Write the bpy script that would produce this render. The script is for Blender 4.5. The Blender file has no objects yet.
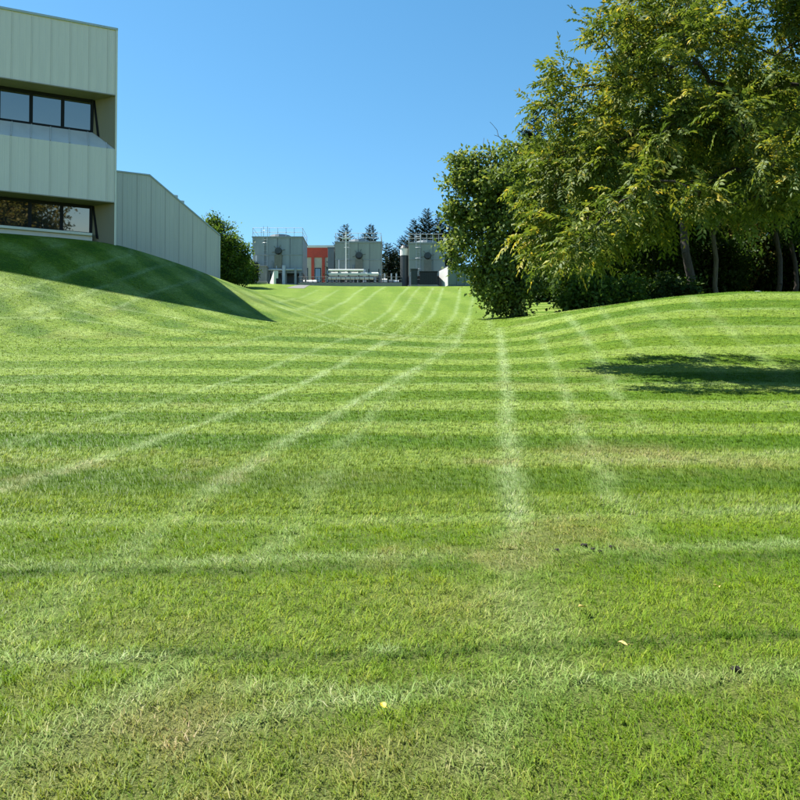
import bpy, math, numpy as np
from mathutils import Vector, Matrix
R = math.radians
scene = bpy.context.scene
col = scene.collection

# ------------------------------------------------------------------ camera, sky, sun, exposure
EYE = 1.6
F = 800.0
PITCH = math.atan(20 / F)                     # eye level falls at row 420 of 800
cam_d = bpy.data.cameras.new('camera')
cam = bpy.data.objects.new('camera', cam_d)
col.objects.link(cam)
cam.location = (0, 0, EYE)
cam.rotation_euler = (math.pi / 2 + PITCH, 0, 0)
cam_d.sensor_width = 36
cam_d.lens = 36.0
cam_d.clip_start = 0.05
cam_d.clip_end = 3000
scene.camera = cam

SUN = np.array([-0.57, 0.22, 1.0])            # direction towards the sun
SUN /= np.linalg.norm(SUN)
el = math.asin(SUN[2])
az = math.atan2(SUN[0], SUN[1])
world = bpy.data.worlds.new('World')
scene.world = world
world.use_nodes = True
wn = world.node_tree.nodes
wl = world.node_tree.links
bg = wn['Background']
sky = wn.new('ShaderNodeTexSky')
sky.sky_type = 'NISHITA'
sky.sun_disc = False
sky.sun_elevation = el
sky.sun_rotation = az
sky.altitude = 0
sky.air_density = 1.0
sky.dust_density = 0.25
sky.ozone_density = 2.2
bg.inputs['Strength'].default_value = 0.072
hsv = wn.new('ShaderNodeHueSaturation')
hsv.inputs['Saturation'].default_value = 1.25
hsv.inputs['Hue'].default_value = 0.486
wl.new(sky.outputs[0], hsv.inputs['Color'])
wl.new(hsv.outputs[0], bg.inputs[0])

sd = bpy.data.lights.new('sun', 'SUN')
sd.energy = 5.0
sd.angle = R(0.53)
sd.color = (1.0, 0.955, 0.87)
sun = bpy.data.objects.new('sun', sd)
col.objects.link(sun)
sun.rotation_euler = Vector(SUN).to_track_quat('Z', 'Y').to_euler()
sun.location = (-30, 20, 60)

vs = scene.view_settings
vs.view_transform = 'Standard'
vs.look = 'None'
vs.gamma = 1
vs.exposure = 1.42
vs.use_curve_mapping = False
scene.render.engine = 'CYCLES'

# ------------------------------------------------------------------ helpers
def at(px, py, Y):
    """world point on the ray through photo pixel (px,py) at forward distance Y"""
    cx, cy = (px - 400) / F, (400 - py) / F
    c, s = math.cos(PITCH), math.sin(PITCH)
    y, z = c - cy * s, s + cy * c
    return np.array([cx / y * Y, Y, EYE + z / y * Y])

def tag(o, label=None, cat=None, group=None, kind=None):
    if label: o['label'] = label
    if cat: o['category'] = cat
    if group: o['group'] = group
    if kind: o['kind'] = kind
    return o

def empty(name, loc, rz=0):
    o = bpy.data.objects.new(name, None)
    col.objects.link(o)
    o.location = tuple(loc)
    o.rotation_euler = (0, 0, rz)
    o.empty_display_size = 0.3
    return o

def link(name, me, mat=None, parent=None, loc=None):
    o = bpy.data.objects.new(name, me)
    col.objects.link(o)
    if mat is not None and len(me.materials) == 0:
        me.materials.append(mat)
    if parent is not None:
        o.parent = parent
    if loc is not None:
        o.location = tuple(loc)
    return o

class MB:
    """collects faces for one mesh"""
    def __init__(s): s.v = []; s.f = []
    def poly(s, pts):
        b = len(s.v); s.v += [tuple(map(float, p)) for p in pts]; s.f.append(tuple(range(b, b + len(pts))))
    def box(s, lo, hi):
        x0, y0, z0 = lo; x1, y1, z1 = hi
        b = len(s.v)
        s.v += [(x0,y0,z0),(x1,y0,z0),(x1,y1,z0),(x0,y1,z0),(x0,y0,z1),(x1,y0,z1),(x1,y1,z1),(x0,y1,z1)]
        s.f += [tuple(b+i for i in q) for q in ((3,2,1,0),(4,5,6,7),(0,1,5,4),(1,2,6,5),(2,3,7,6),(3,0,4,7))]
        return s
    def prism(s, pts, vec):
        """closed outline pts swept along vec"""
        n = len(pts); b = len(s.v); vec = np.array(vec, float)
        s.v += [tuple(map(float, p)) for p in pts] + [tuple(np.array(p, float) + vec) for p in pts]
        s.f.append(tuple(range(b + n - 1, b - 1, -1))); s.f.append(tuple(range(b + n, b + 2 * n)))
        for i in range(n):
            j = (i + 1) % n
            s.f.append((b + i, b + j, b + n + j, b + n + i))
        return s
    def tube(s, p0, p1, r0, r1=None, n=8, cap=True):
        r1 = r0 if r1 is None else r1
        p0 = np.array(p0, float); p1 = np.array(p1, float)
        d = p1 - p0; d /= max(np.linalg.norm(d), 1e-9)
        a = np.cross(d, (0, 0, 1) if abs(d[2]) < .9 else (1, 0, 0)); a /= np.linalg.norm(a); c = np.cross(d, a)
        b = len(s.v)
        for p, r in ((p0, r0), (p1, r1)):
            for k in range(n):
                t = 2 * math.pi * k / n
                s.v.append(tuple(p + r * (math.cos(t) * a + math.sin(t) * c)))
        for k in range(n):
            j = (k + 1) % n
            s.f.append((b + k, b + j, b + n + j, b + n + k))
        if cap:
            s.f.append(tuple(b + n - 1 - k for k in range(n))); s.f.append(tuple(b + n + k for k in range(n)))
        return s
    def mesh(s, name):
        me = bpy.data.meshes.new(name); me.from_pydata(s.v, [], s.f); me.update(); return me
    def build(s, name, mat, parent=None, bevel=0):
        o = link(name, s.mesh(name), mat, parent)
        if bevel:
            m = o.modifiers.new('bevel', 'BEVEL'); m.width = bevel; m.segments = 2; m.limit_method = 'ANGLE'
        return o

def np_mesh(name, V, faces, smooth=False, attrs=None, colors=None):
    """V (n,3); faces (m,k)"""
    me = bpy.data.meshes.new(name)
    m, k = faces.shape
    me.vertices.add(len(V)); me.vertices.foreach_set('co', np.ascontiguousarray(V, np.float32).ravel())
    me.loops.add(m * k); me.loops.foreach_set('vertex_index', np.ascontiguousarray(faces, np.int32).ravel())
    me.polygons.add(m)
    me.polygons.foreach_set('loop_start', np.arange(0, m * k, k, dtype=np.int32))
    if smooth: me.polygons.foreach_set('use_smooth', np.ones(m, bool))
    for n, a in (attrs or {}).items():
        at_ = me.attributes.new(n, 'FLOAT', 'POINT'); at_.data.foreach_set('value', np.ascontiguousarray(a, np.float32))
    for n, a in (colors or {}).items():
        at_ = me.attributes.new(n, 'FLOAT_VECTOR', 'POINT'); at_.data.foreach_set('vector', np.ascontiguousarray(a, np.float32).ravel())
    me.update(calc_edges=True); me.validate()
    return me

# ------------------------------------------------------------------ materials
def mat_new(name):
    m = bpy.data.materials.new(name); m.use_nodes = True
    nt = m.node_tree; nt.nodes.clear()
    return m, nt
def N(nt, t, **kw):
    n = nt.nodes.new(t)
    for k, v in kw.items():
        if k.startswith('_'): n.inputs[k[1:].replace('_', ' ')].default_value = v
        else: setattr(n, k, v)
    return n
def mixc(nt, fac, a, b, mode='MIX'):
    n = nt.nodes.new('ShaderNodeMix'); n.data_type = 'RGBA'; n.blend_type = mode
    for sock, v in ((n.inputs[0], fac), (n.inputs[6], a), (n.inputs[7], b)):
        if isinstance(v, bpy.types.NodeSocket): nt.links.new(v, sock)
        elif isinstance(v, (int, float)): sock.default_value = v
        else: sock.default_value = (*v, 1)
    return n.outputs[2]
def mth(nt, op, a, b=None, c=None):
    n = nt.nodes.new('ShaderNodeMath'); n.operation = op
    for i, v in enumerate((a, b, c)):
        if v is None: continue
        if isinstance(v, bpy.types.NodeSocket): nt.links.new(v, n.inputs[i])
        else: n.inputs[i].default_value = v
    return n.outputs[0]
def ramp(nt, fac, stops):
    n = nt.nodes.new('ShaderNodeValToRGB'); el_ = n.color_ramp.elements
    while len(el_) < len(stops): el_.new(0.5)
    for e, (p, c) in zip(el_, stops): e.position = p; e.color = (*c, 1)
    nt.links.new(fac, n.inputs[0]); return n.outputs[0]
def noise(nt, scale, detail=4, rough=.55, vec=None, dist=0):
    n = N(nt, 'ShaderNodeTexNoise', _Scale=scale, _Detail=detail, _Roughness=rough, _Distortion=dist)
    if vec is None: vec = N(nt, 'ShaderNodeTexCoord').outputs['Object']
    nt.links.new(vec, n.inputs['Vector']); return n.outputs['Fac']

def simple(name, c, rough=.5, metal=0, var=.12, scale=3, bump=0, spec=.5, streak=False):
    m, nt = mat_new(name)
    out = N(nt, 'ShaderNodeOutputMaterial'); p = N(nt, 'ShaderNodeBsdfPrincipled')
    tc = N(nt, 'ShaderNodeTexCoord').outputs['Object']
    if streak:
        mp = N(nt, 'ShaderNodeMapping'); mp.inputs['Scale'].default_value = (1, 1, .12)
        nt.links.new(tc, mp.inputs[0]); tc = mp.outputs[0]
    f = noise(nt, scale, 6, .6, tc)
    c = np.array(c)
    cc = ramp(nt, f, [(.3, tuple(c * (1 - var))), (.7, tuple(np.minimum(c * (1 + var), 1)))])
    nt.links.new(cc, p.inputs['Base Color'])
    p.inputs['Metallic'].default_value = metal
    p.inputs['Specular IOR Level'].default_value = spec
    rr = mth(nt, 'MULTIPLY_ADD', f, .2, rough - .1); nt.links.new(rr, p.inputs['Roughness'])
    if bump:
        b = N(nt, 'ShaderNodeBump', _Strength=bump, _Distance=.02)
        nt.links.new(noise(nt, scale * 12, 4), b.inputs['Height']); nt.links.new(b.outputs[0], p.inputs['Normal'])
    nt.links.new(p.outputs[0], out.inputs[0])
    return m

M = {}
M['panel'] = simple('painted_metal_panel', (.59, .585, .57), .45, 0, .07, 1.6, streak=True)
M['panel_shade'] = simple('panel_shade_bounce', (.19, .18, .125), .5, 0, .08, 1.2, streak=True)  # recess faces: panel colour with shade and green grass bounce painted in
M['coping'] = simple('coping_metal', (.36, .42, .43), .35, .2, .05, 2)
M['fin'] = simple('white_edge_trim', (.58, .61, .58), .4, 0, .04, 2)
M['frame'] = simple('black_window_frame', (.008, .011, .016), .6, 0, .1, 5, spec=.15)
M['core'] = simple('dark_wall_core', (.10, .11, .10), .7, 0, .1, 2)
M['roofing'] = simple('roof_membrane', (.25, .25, .24), .8, 0, .1, 2)
M['galv'] = simple('galvanised_steel', (.25, .285, .29), .45, .15, .14, 1.5, streak=True)
M['galv_green'] = simple('pale_green_grey_casing', (.27, .30, .265), .5, .1, .1, 1.5, streak=True)
M['galv_blue'] = simple('blue_grey_casing', (.17, .205, .225), .5, .1, .14, 1.5, streak=True)
M['steel_dark'] = simple('dark_steel', (.045, .055, .06), .5, .2, .15, 3)
M['rail'] = simple('light_rail_steel', (.42, .46, .48), .4, .3, .08, 5)
M['whitepaint'] = simple('white_paint', (.72, .72, .68), .5, 0, .06, 2)
M['rust'] = simple('rusty_brown_steel', (.10, .075, .05), .7, .1, .2, 4)
M['duct'] = simple('weathered_duct', (.17, .17, .13), .6, .1, .2, 3)
M['concrete'] = simple('pale_concrete', (.50, .46, .39), .85, 0, .1, 2, .3)
M['concrete_grey'] = simple('grey_concrete', (.26, .26, .25), .85, 0, .14, 2, .3)
M['redbrick'] = simple('red_cladding', (.55, .06, .03), .6, 0, .12, 1.5)
M['black'] = simple('black_enamel', (.009, .011, .013), .45, 0, .2, 3)
M['container'] = simple('enclosure_shade_tone', (.16, .20, .19), .5, 0, .08, 1.5, streak=True)  # container sides, their shade put into the colour
M['asphalt'] = simple('asphalt', (.13, .13, .12), .9, 0, .15, 6, .3)
M['soil'] = simple('dark_soil', (.018, .013, .009), .95, 0, .4, 60, .5)
M['yellowleaf'] = simple('yellow_leaf', (.62, .42, .03), .6, 0, .25, 60)
M['paleleaf'] = simple('pale_yellow_leaf', (.55, .42, .13), .6, 0, .25, 60)
M['stone'] = simple('pale_stone', (.6, .59, .56), .8, 0, .12, 5, .4)

def bark(name, c):
    m, nt = mat_new(name)
    out = N(nt, 'ShaderNodeOutputMaterial'); p = N(nt, 'ShaderNodeBsdfPrincipled', _Roughness=.9)
    tc = N(nt, 'ShaderNodeTexCoord').outputs['Object']
    mp = N(nt, 'ShaderNodeMapping'); mp.inputs['Scale'].default_value = (1, 1, .25); nt.links.new(tc, mp.inputs[0])
    f = noise(nt, 9, 6, .65, mp.outputs[0])
    c = np.array(c)
    nt.links.new(ramp(nt, f, [(.3, tuple(c * .45)), (.7, tuple(c * 1.35))]), p.inputs['Base Color'])
    b = N(nt, 'ShaderNodeBump', _Strength=.7, _Distance=.05); nt.links.new(f, b.inputs['Height']); nt.links.new(b.outputs[0], p.inputs['Normal'])
    nt.links.new(p.outputs[0], out.inputs[0]); return m
M['bark'] = bark('brown_bark', (.05, .04, .032))
M['bark_grey'] = bark('grey_bark', (.12, .11, .095))
M['lit_end'] = simple('lit_end_tone', (.5, .51, .5), .55, 0, .06, 2)  # sunlit container end, painted lighter than the sides

def foliage(name, cols, trans=.48, gloss=.22, rough=.6, bright=1.0, k=1.5):
    """leaf material: colour varies leaf by leaf (attribute tint), light passes through the blade"""
    m, nt = mat_new(name)
    out = N(nt, 'ShaderNodeOutputMaterial'); p = N(nt, 'ShaderNodeBsdfPrincipled', _Roughness=rough)
    p.inputs['Specular IOR Level'].default_value = gloss
    t = N(nt, 'ShaderNodeAttribute', attribute_name='tint').outputs['Fac']
    c = ramp(nt, t, [(q_, tuple(np.array(v_) * k)) for q_, v_ in cols])
    nt.links.new(c, p.inputs['Base Color'])
    tr = N(nt, 'ShaderNodeBsdfTranslucent')
    nt.links.new(mixc(nt, 1.0, c, (1.35 * bright, 1.25 * bright, .6 * bright), 'MULTIPLY'), tr.inputs['Color'])
    mx = N(nt, 'ShaderNodeMixShader', _Fac=trans)
    nt.links.new(p.outputs[0], mx.inputs[1]); nt.links.new(tr.outputs[0], mx.inputs[2])
    nt.links.new(mx.outputs[0], out.inputs[0]); return m
M['walnut'] = foliage('walnut_leaves', [(0, (.038, .07, .015)), (.45, (.095, .138, .026)), (.8, (.20, .22, .042)), (1, (.33, .27, .05))], .38, k=1.18)
M['bushleaf'] = foliage('shrubby_tree_leaves', [(0, (.05, .085, .024)), (.6, (.10, .14, .04)), (1, (.19, .205, .07))], .36, k=1.5)
M['darkleaf'] = foliage('dark_tree_leaves', [(0, (.022, .048, .012)), (.7, (.045, .085, .018)), (1, (.085, .12, .03))], k=1.1)
M['midleaf'] = foliage('mid_green_leaves', [(0, (.03, .065, .014)), (.7, (.065, .11, .02)), (1, (.12, .15, .03))])
M['needle'] = foliage('spruce_needles', [(0, (.009, .020, .009)), (.7, (.018, .034, .016)), (1, (.036, .05, .026))], .12, k=1.0)
M['browntree'] = foliage('browning_leaves', [(0, (.06, .06, .02)), (.5, (.12, .11, .03)), (1, (.2, .13, .045))])

# ------------------------------------------------------------------ the terrain: heights from what the photo shows
cp = []
def cpix(px, py, Y): cp.append(at(px, py, Y))
def cw(x, y, z): cp.append(np.array([x, y, z], float))
plane = lambda d: .1125 * d                         # ground rise close by
for Y in (-4, 0, 3, 6, 9):
    for X in (-14, -7, 0, 7, 14): cw(X, Y, plane(Y))
CEN = [(11.2,442),(13.9,416),(16.6,396.5),(19.3,380.5),(22,367.5),(24.7,355),(27.4,343.5),(30.5,333.5),(36,323),(45,312),(60,299),(75,289.5)]
for d, y in CEN:
    cpix(400, y, d)
    if d < 31: cpix(520, y, d)
    if d > 31: cpix(330, y, d); cpix(460, y + 1, d)
for d, y in [(11.2,442),(13.9,416.5),(16.6,396.5),(19.3,379),(22,362),(24.7,345.5),(27.4,329.5),(30.1,315.5),(32.5,307)]:
    cpix(610, y, d)
for d, y in [(11.2,442),(13.9,417),(16.6,396.5),(19.3,378),(22,360),(24.7,340),(27.4,321),(30.1,305),(33,291)]:
    cpix(740, y, d); cpix(830, y, d)
for x, y in [(545,316),(575,311.5),(640,301),(680,296)]: cpix(x, y, 33)
for d, y in [(11.2,442),(13.9,418),(16.6,399),(19.3,380.5),(22,365.5),(24.7,351),(26.7,341)]:
    cpix(0, y, d); cpix(120, y, d); cpix(260, y, d)
for a in [(0,233,38.6),(117,339,27.5),(117,245,40),
          (200,336,28.5),(200,271,43.5),(240,331,30),(240,290,44),
          (218,278,46),(300,331,30.5),(300,322,36)]: cpix(*a)
for X, Y, Z in [(-22,36,10.2),(-30,36,10.2),(-30,44,10.4),(-18,46,10.4),(-24,52,10.4),(-14,54,10.4),(-40,30,8),(-40,20,3.5),(-30,15,1.7),(-30,27,4.5),
                (-13,62,11.6),(-22,70,13),(-40,70,13),(-17,80,15.4),(-30,90,15.9),
                (14,38,6.5),(20,38,6.6),(14,46,8),(24,46,8.1),(9,45,7.8),(12,60,10.8),(24,60,11),(40,60,11),(10,75,14),(30,80,14.5),(40,38,6.6),(40,28,5),(40,18,1.8),(28,26,4.7),(28,33,6.7),(28,18,1.9),
                (-10,86,15.95),(0,86,15.95),(9,86,15.95),(18,86,15.9),
                (-40,100,16),(-15,100,16),(0,100,16),(15,100,16),(40,100,16),(-40,140,16),(0,140,16),(40,140,16),
                (-30,0,0),(30,0,0),(-30,-12,-1),(0,-12,-1.1),(30,-12,-1),(-40,-40,-2),(0,-40,-2),(40,-40,-2)]: cw(X, Y, Z)
# the roof's shadow edge crosses the left hill along a known line of the photo
roofP = at(115.5, 28.5, 40); dU = np.array([math.sin(R(66)), math.cos(R(66)), 0]); shN = np.cross(dU, SUN)
eyeP = np.array([0, 0, EYE])
for px, py in ((-20,266),(0,270),(50,279.5),(100,289),(150,298.5),(200,308),(240,316),(276,323)):
    d_ = at(px, py, 1) - eyeP; t_ = ((roofP - eyeP) @ shN) / (d_ @ shN); cp.append(eyeP + d_ * t_)
CP = np.array(cp)
def tps_k(r2): return np.where(r2 > 1e-9, .5 * r2 * np.log(np.maximum(r2, 1e-9)), 0)
n_ = len(CP)
K = tps_k(((CP[:, None, :2] - CP[None, :, :2]) ** 2).sum(-1)) + np.eye(n_) * 1.2
Pm = np.c_[np.ones(n_), CP[:, :2]]
A_ = np.block([[K, Pm], [Pm.T, np.zeros((3, 3))]])
sol = np.linalg.solve(A_, np.r_[CP[:, 2], 0, 0, 0])
def tps(X, Y):
    X = np.clip(np.asarray(X, float), -40, 40); Y = np.clip(np.asarray(Y, float), -40, 140)
    sh = X.shape; X = X.ravel(); Y = Y.ravel(); out = np.empty(len(X))
    for i in range(0, len(X), 20000):
        x, y = X[i:i+20000], Y[i:i+20000]
        out[i:i+20000] = tps_k((x[:, None] - CP[:, 0]) ** 2 + (y[:, None] - CP[:, 1]) ** 2) @ sol[:n_] + sol[n_] + sol[n_+1] * x + sol[n_+2] * y
    return out.reshape(sh)

def axis(lo, fine0, fine1, hi, step, grow=1.14):
    a = list(np.arange(fine0, fine1 + 1e-6, step)); s = step; x = fine1
    while x < hi: s *= grow; x += s; a.append(x)
    s = step; x = fine0; b = []
    while x > lo: s *= grow; x -= s; b.append(x)
    return np.array(b[::-1] + a)
gx = axis(-900, -14, 14, 900, .13)
gy = axis(-400, 1.5, 36, 36.1, .13, 1.1)
gy = np.concatenate([gy[gy <= 36.001], axis(36.1, 36.2, 88, 1500, .22, 1.15)])
gy = np.unique(np.round(gy, 4)); gy = gy[np.r_[True, np.diff(gy) > .05]]
GX, GY = np.meshgrid(gx, gy)
GZ = tps(GX, GY)
def ground(X, Y):
    X = np.asarray(X, float); Y = np.asarray(Y, float)
    i = np.clip(np.searchsorted(gx, X) - 1, 0, len(gx) - 2); j = np.clip(np.searchsorted(gy, Y) - 1, 0, len(gy) - 2)
    u = (X - gx[i]) / (gx[i+1] - gx[i]); v = (Y - gy[j]) / (gy[j+1] - gy[j])
    return GZ[j, i]*(1-u)*(1-v) + GZ[j, i+1]*u*(1-v) + GZ[j+1, i]*(1-u)*v + GZ[j+1, i+1]*u*v
def gz(x, y): return float(ground(np.array([x]), np.array([y]))[0])
def hit(px, py, lo=1.5, hi=95):
    """where the ray through a photo pixel first meets the ground"""
    Ys = np.geomspace(lo, hi, 700)
    p = np.array([at(px, py, y) for y in Ys]); g = ground(p[:, 0], p[:, 1])
    e = p[:, 2] - g; k = int(np.argmax(e < 0))
    if e[k] >= 0 or k == 0: return p[-1]
    f = e[k-1] / (e[k-1] - e[k]); return p[k-1] + (p[k] - p[k-1]) * f

# ---- mowing pattern: passes and wheel tracks; light on leaning grass put into colour
rng = np.random.default_rng(7)
def vnoise(x, y, scale, seed):
    r = np.random.default_rng(seed); T = r.random((256, 256))
    x = np.asarray(x) * scale + 37.3; y = np.asarray(y) * scale + 11.7
    xi = np.floor(x).astype(int); yi = np.floor(y).astype(int); u = x - xi; v = y - yi
    u = u*u*(3-2*u); v = v*v*(3-2*v)
    g = lambda a, b: T[b % 256, a % 256]
    return (g(xi, yi)*(1-u)+g(xi+1, yi)*u)*(1-v)+(g(xi, yi+1)*(1-u)+g(xi+1, yi+1)*u)*v
def fbm(x, y, scale, seed, o=3):
    s = 0; a = .5
    for k in range(o): s = s + a * (vnoise(x, y, scale * 2**k, seed + k) - .5) * 2; a *= .5
    return s

LIGHT = [  # pixel polylines of pale tracks: (points, half width m, strength)
 ([(500,328),(504,370),(507,420),(513,500),(520,570)], .15, .85),
 ([(520,570),(530,640),(538,690)], .25, .4),
 ([(538,332),(556,370),(578,425),(610,490),(650,560)], .13, .5),
 ([(468,318),(455,345),(405,375),(345,408),(290,438),(215,492)], .15, .95), ([(215,492),(150,535),(60,605),(0,650)], .15, .45),
 ([(455,333),(430,358),(385,400),(350,440),(320,490),(270,560)], .13, .45),
 ([(385,341),(300,385),(190,428),(90,462),(0,490)], .13, .9),
 ([(345,338),(250,375),(150,405),(0,448)], .13, .6),
 ([(300,328),(200,352),(100,368),(0,382)], .16, .35),
 ([(474,288),(473,298),(470,312),(458,340)], .11, .5), ([(460,288),(459,298),(455,314),(436,340)], .11, .62),
 ([(443,288),(440,297),(433,314),(408,337),(360,352)], .11, .62), ([(433,288),(428,297),(419,314),(390,338)], .11, .62),
 ([(420,287),(412,296),(403,310),(380,328),(345,340)], .11, .58), ([(409,287),(400,295),(388,312),(366,326)], .11, .58),
 ([(385,287),(375,293),(362,304),(338,320),(310,330)], .13, .55), ([(366,287),(357,292),(345,302),(318,315)], .13, .6),
 ([(338,290),(318,302),(296,310)], .13, .45), ([(318,290),(300,298),(276,303)], .13, .4),
 ([(487,305),(489,320),(492,335)], .13, .4),
 ([(222,283),(260,300),(300,314),(345,327),(395,335),(450,337)], .15, .6),
 ([(250,290),(290,306),(340,322),(385,331)], .13, .5),
 ([(566,314),(582,332),(600,362),(618,395),(640,430)], .15, .5), ([(600,308),(616,328),(640,358)], .13, .35),
 ([(640,302),(662,322),(690,345),(715,372)], .25, .3), ([(690,296),(715,318),(748,345),(780,372),(800,390)], .25, .3),
 ([(0,296),(40,283),(90,266),(150,250)], .10, .6), ([(40,312),(100,288),(160,266),(200,262)], .10, .6), ([(0,262),(40,250),(80,240)], .1, .5), ([(110,310),(160,290),(215,275)], .10, .55), ([(0,285),(70,298),(140,312),(220,325)], .10, .5), ([(0,318),(60,318),(140,328),(220,332)], .1, .5), ([(30,300),(120,322),(200,334)], .1, .4),
 ([(0,322),(60,300),(110,292)], .16, .2),
 ([(0,566),(200,563),(400,558),(600,551),(800,546)], .12, .6), ([(0,523),(250,523),(500,520),(800,511)], .13, .45),
 ([(0,664),(80,662),(160,657)], .07, .9), ([(230,690),(400,697),(500,687),(620,683),(800,674)], .10, .55),
 ([(0,770),(60,742),(130,702),(165,672)], .12, .65), ([(360,650),(382,652)], .05, 1.0),
 ([(470,765),(500,720),(530,690)], .14, .45), ([(560,456),(680,462),(800,452)], .13, .4),
 ([(200,735),(320,705),(400,700)], .08, .8),
]
DARK = [
 ([(0,268),(50,255),(110,240)], .12, .5), ([(20,300),(80,280),(130,266)], .14, .5), ([(90,318),(150,298),(200,280)], .12, .4), ([(20,322),(70,303),(110,290)], .12, .5),
 ([(0,576),(200,573),(400,569),(600,562),(800,557)], .09, 1.2), ([(150,655),(300,657),(400,655),(500,648),(650,643),(800,637)], .06, 1.1),
 ([(0,480),(250,484),(500,487),(800,482)], .3, .35), ([(400,680),(500,672),(560,655)], .1, .3),
 ([(470,712),(560,735)], .13, .2), ([(30,605),(160,610)], .13, .15),
]
def to_world(pl):
    out = []
    for (L, w, s) in pl:
        pts = []
        for (a, b) in zip(L[:-1], L[1:]):
            for k in range(3): pts.append(hit(a[0]+(b[0]-a[0])*k/3, a[1]+(b[1]-a[1])*k/3)[:2])
        pts.append(hit(*L[-1])[:2]); out.append((np.array(pts), w, s))
    return out
LW, DW = to_world(LIGHT), to_world(DARK)
def band(X, Y, lines):
    v = np.zeros_like(X)
    for P, w, s in lines:
        m = np.where((X > P[:, 0].min()-3*w) & (X < P[:, 0].max()+3*w) & (Y > P[:, 1].min()-3*w) & (Y < P[:, 1].max()+3*w))[0]
        if len(m) == 0: continue
        x, y = X[m], Y[m]; best = np.full(len(m), 1e9)
        for a, b in zip(P[:-1], P[1:]):
            d = b - a; L2 = max(d @ d, 1e-9)
            t = np.clip(((x-a[0])*d[0]+(y-a[1])*d[1])/L2, 0, 1)
            best = np.minimum(best, (x-a[0]-t*d[0])**2+(y-a[1]-t*d[1])**2)
        v[m] = np.maximum(v[m], np.minimum(1.1, s*np.exp(-best/(w*w))))
    return v
def smooth(a, lo, hi):
    t = np.clip((a-lo)/(hi-lo), 0, 1); return t*t*(3-2*t)
def mow(X, Y):
    """-1 dark pass .. +1 light pass, and track brightness"""
    X = np.asarray(X, float); Y = np.asarray(Y, float); sh = X.shape; X = X.ravel(); Y = Y.ravel()
    wob = fbm(X, Y, .35, 3) * .28 + fbm(X, Y, 1.8, 9) * .10
    ph = (Y + wob + .012 * X - 11.2) / 2.7 * 2 * math.pi
    cross = -np.tanh(3.2 * np.cos(ph))                                   # passes across the view
    far = smooth(Y - np.maximum(0, X - 4) * 1.2 + np.maximum(0, -X - 3) * .5, 28, 32.5) * smooth(-X + .12 * np.maximum(0, Y - 30), -5.5, -3.5)
    hillL = smooth(Y, 26, 28) * smooth(-X, 3.5, 6.5) * (1 - smooth(Y, 44, 52))
    amp = .30 + .62 * smooth(Y, 4, 12)
    amp = amp * (.5 + .75 * vnoise(X, Y * 1.6, .2, 77)) * (1 - .3 * smooth(-X, 2, 7) * smooth(Y, 12, 18))
    a = cross * amp * (1 - far) * (1 - hillL)
    lp = (X + .06 * (Y - 35) + wob * .5) / 2.7 * 2 * math.pi
    a += np.tanh(2 * np.sin(lp)) * .2 * far * (1 - hillL)
    dp = (X * .55 + Y * .83 + wob) / 2.4 * 2 * math.pi
    a += (np.tanh(3 * np.sin(dp)) * .6 + np.tanh(3 * np.sin((X * .9 - Y * .35 + wob) / 2.6 * 2 * math.pi)) * .35) * hillL
    edge = np.exp(-((np.mod(ph / (2 * math.pi) + .25, 1) - .5) / .055) ** 2)
    a -= edge * .8 * smooth(Y, 8, 14) * (1 - far) * (1 - hillL)  # thin line of shade at pass edges, painted into the tone
    a += fbm(X, Y, .22, 31) * .35
    edge2 = np.exp(-((np.mod(ph / (2 * math.pi) + .75, 1) - .5) / .06) ** 2) * smooth(Y, 9, 14) * (1 - far) * (1 - hillL) * np.clip(.4 + fbm(X, Y, .5, 25) * 1.2, 0, .8)
    brk = np.clip(.75 + fbm(X, Y, .9, 15) * .8, .15 + .4 * smooth(Y, 20, 30), 1.15)
    tr = np.maximum(band(X + fbm(X, Y, 1.3, 5) * .1, Y + fbm(X, Y, 1.3, 6) * .1, LW) * brk, edge2 * .6)
    dk = band(X, Y + fbm(X, Y, 1.1, 8) * .1, DW) * brk
    return a.reshape(sh), tr.reshape(sh), dk.reshape(sh)
def dead(X, Y):
    """dry brownish patches"""
    v = smooth(fbm(X, Y, .55, 41) + .6 * fbm(X, Y, 2.6, 44) + .3 * (1 - smooth(Y, 3, 7)), .14, .65) * .5
    for px, py, r, s in ((200,740,.55,.95),(330,760,.5,.7),(90,770,.3,.5),(430,790,.5,.6),(640,455,1.3,.75),(490,462,.35,.8),(740,462,1.0,.6),(640,760,.5,.4),(160,630,.3,.5),(350,480,.7,.3),(760,700,.4,.4),(470,605,.6,.3)):
        h = hit(px, py); v = np.maximum(v, s*np.exp(-(((X-h[0])**2+(Y-h[1])**2*1.6)/(r*r)))*np.clip(.7+fbm(X, Y, 2.5, 51), 0, 1))
    return v * (1 - .6 * smooth(Y, 9, 18))

ATT_m, ATT_t, ATT_k = mow(GX, GY)
ATT_d = dead(GX, GY)
idx = np.arange(GX.size).reshape(GX.shape)
q = np.stack([idx[:-1, :-1], idx[:-1, 1:], idx[1:, 1:], idx[1:, :-1]], -1).reshape(-1, 4)

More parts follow.
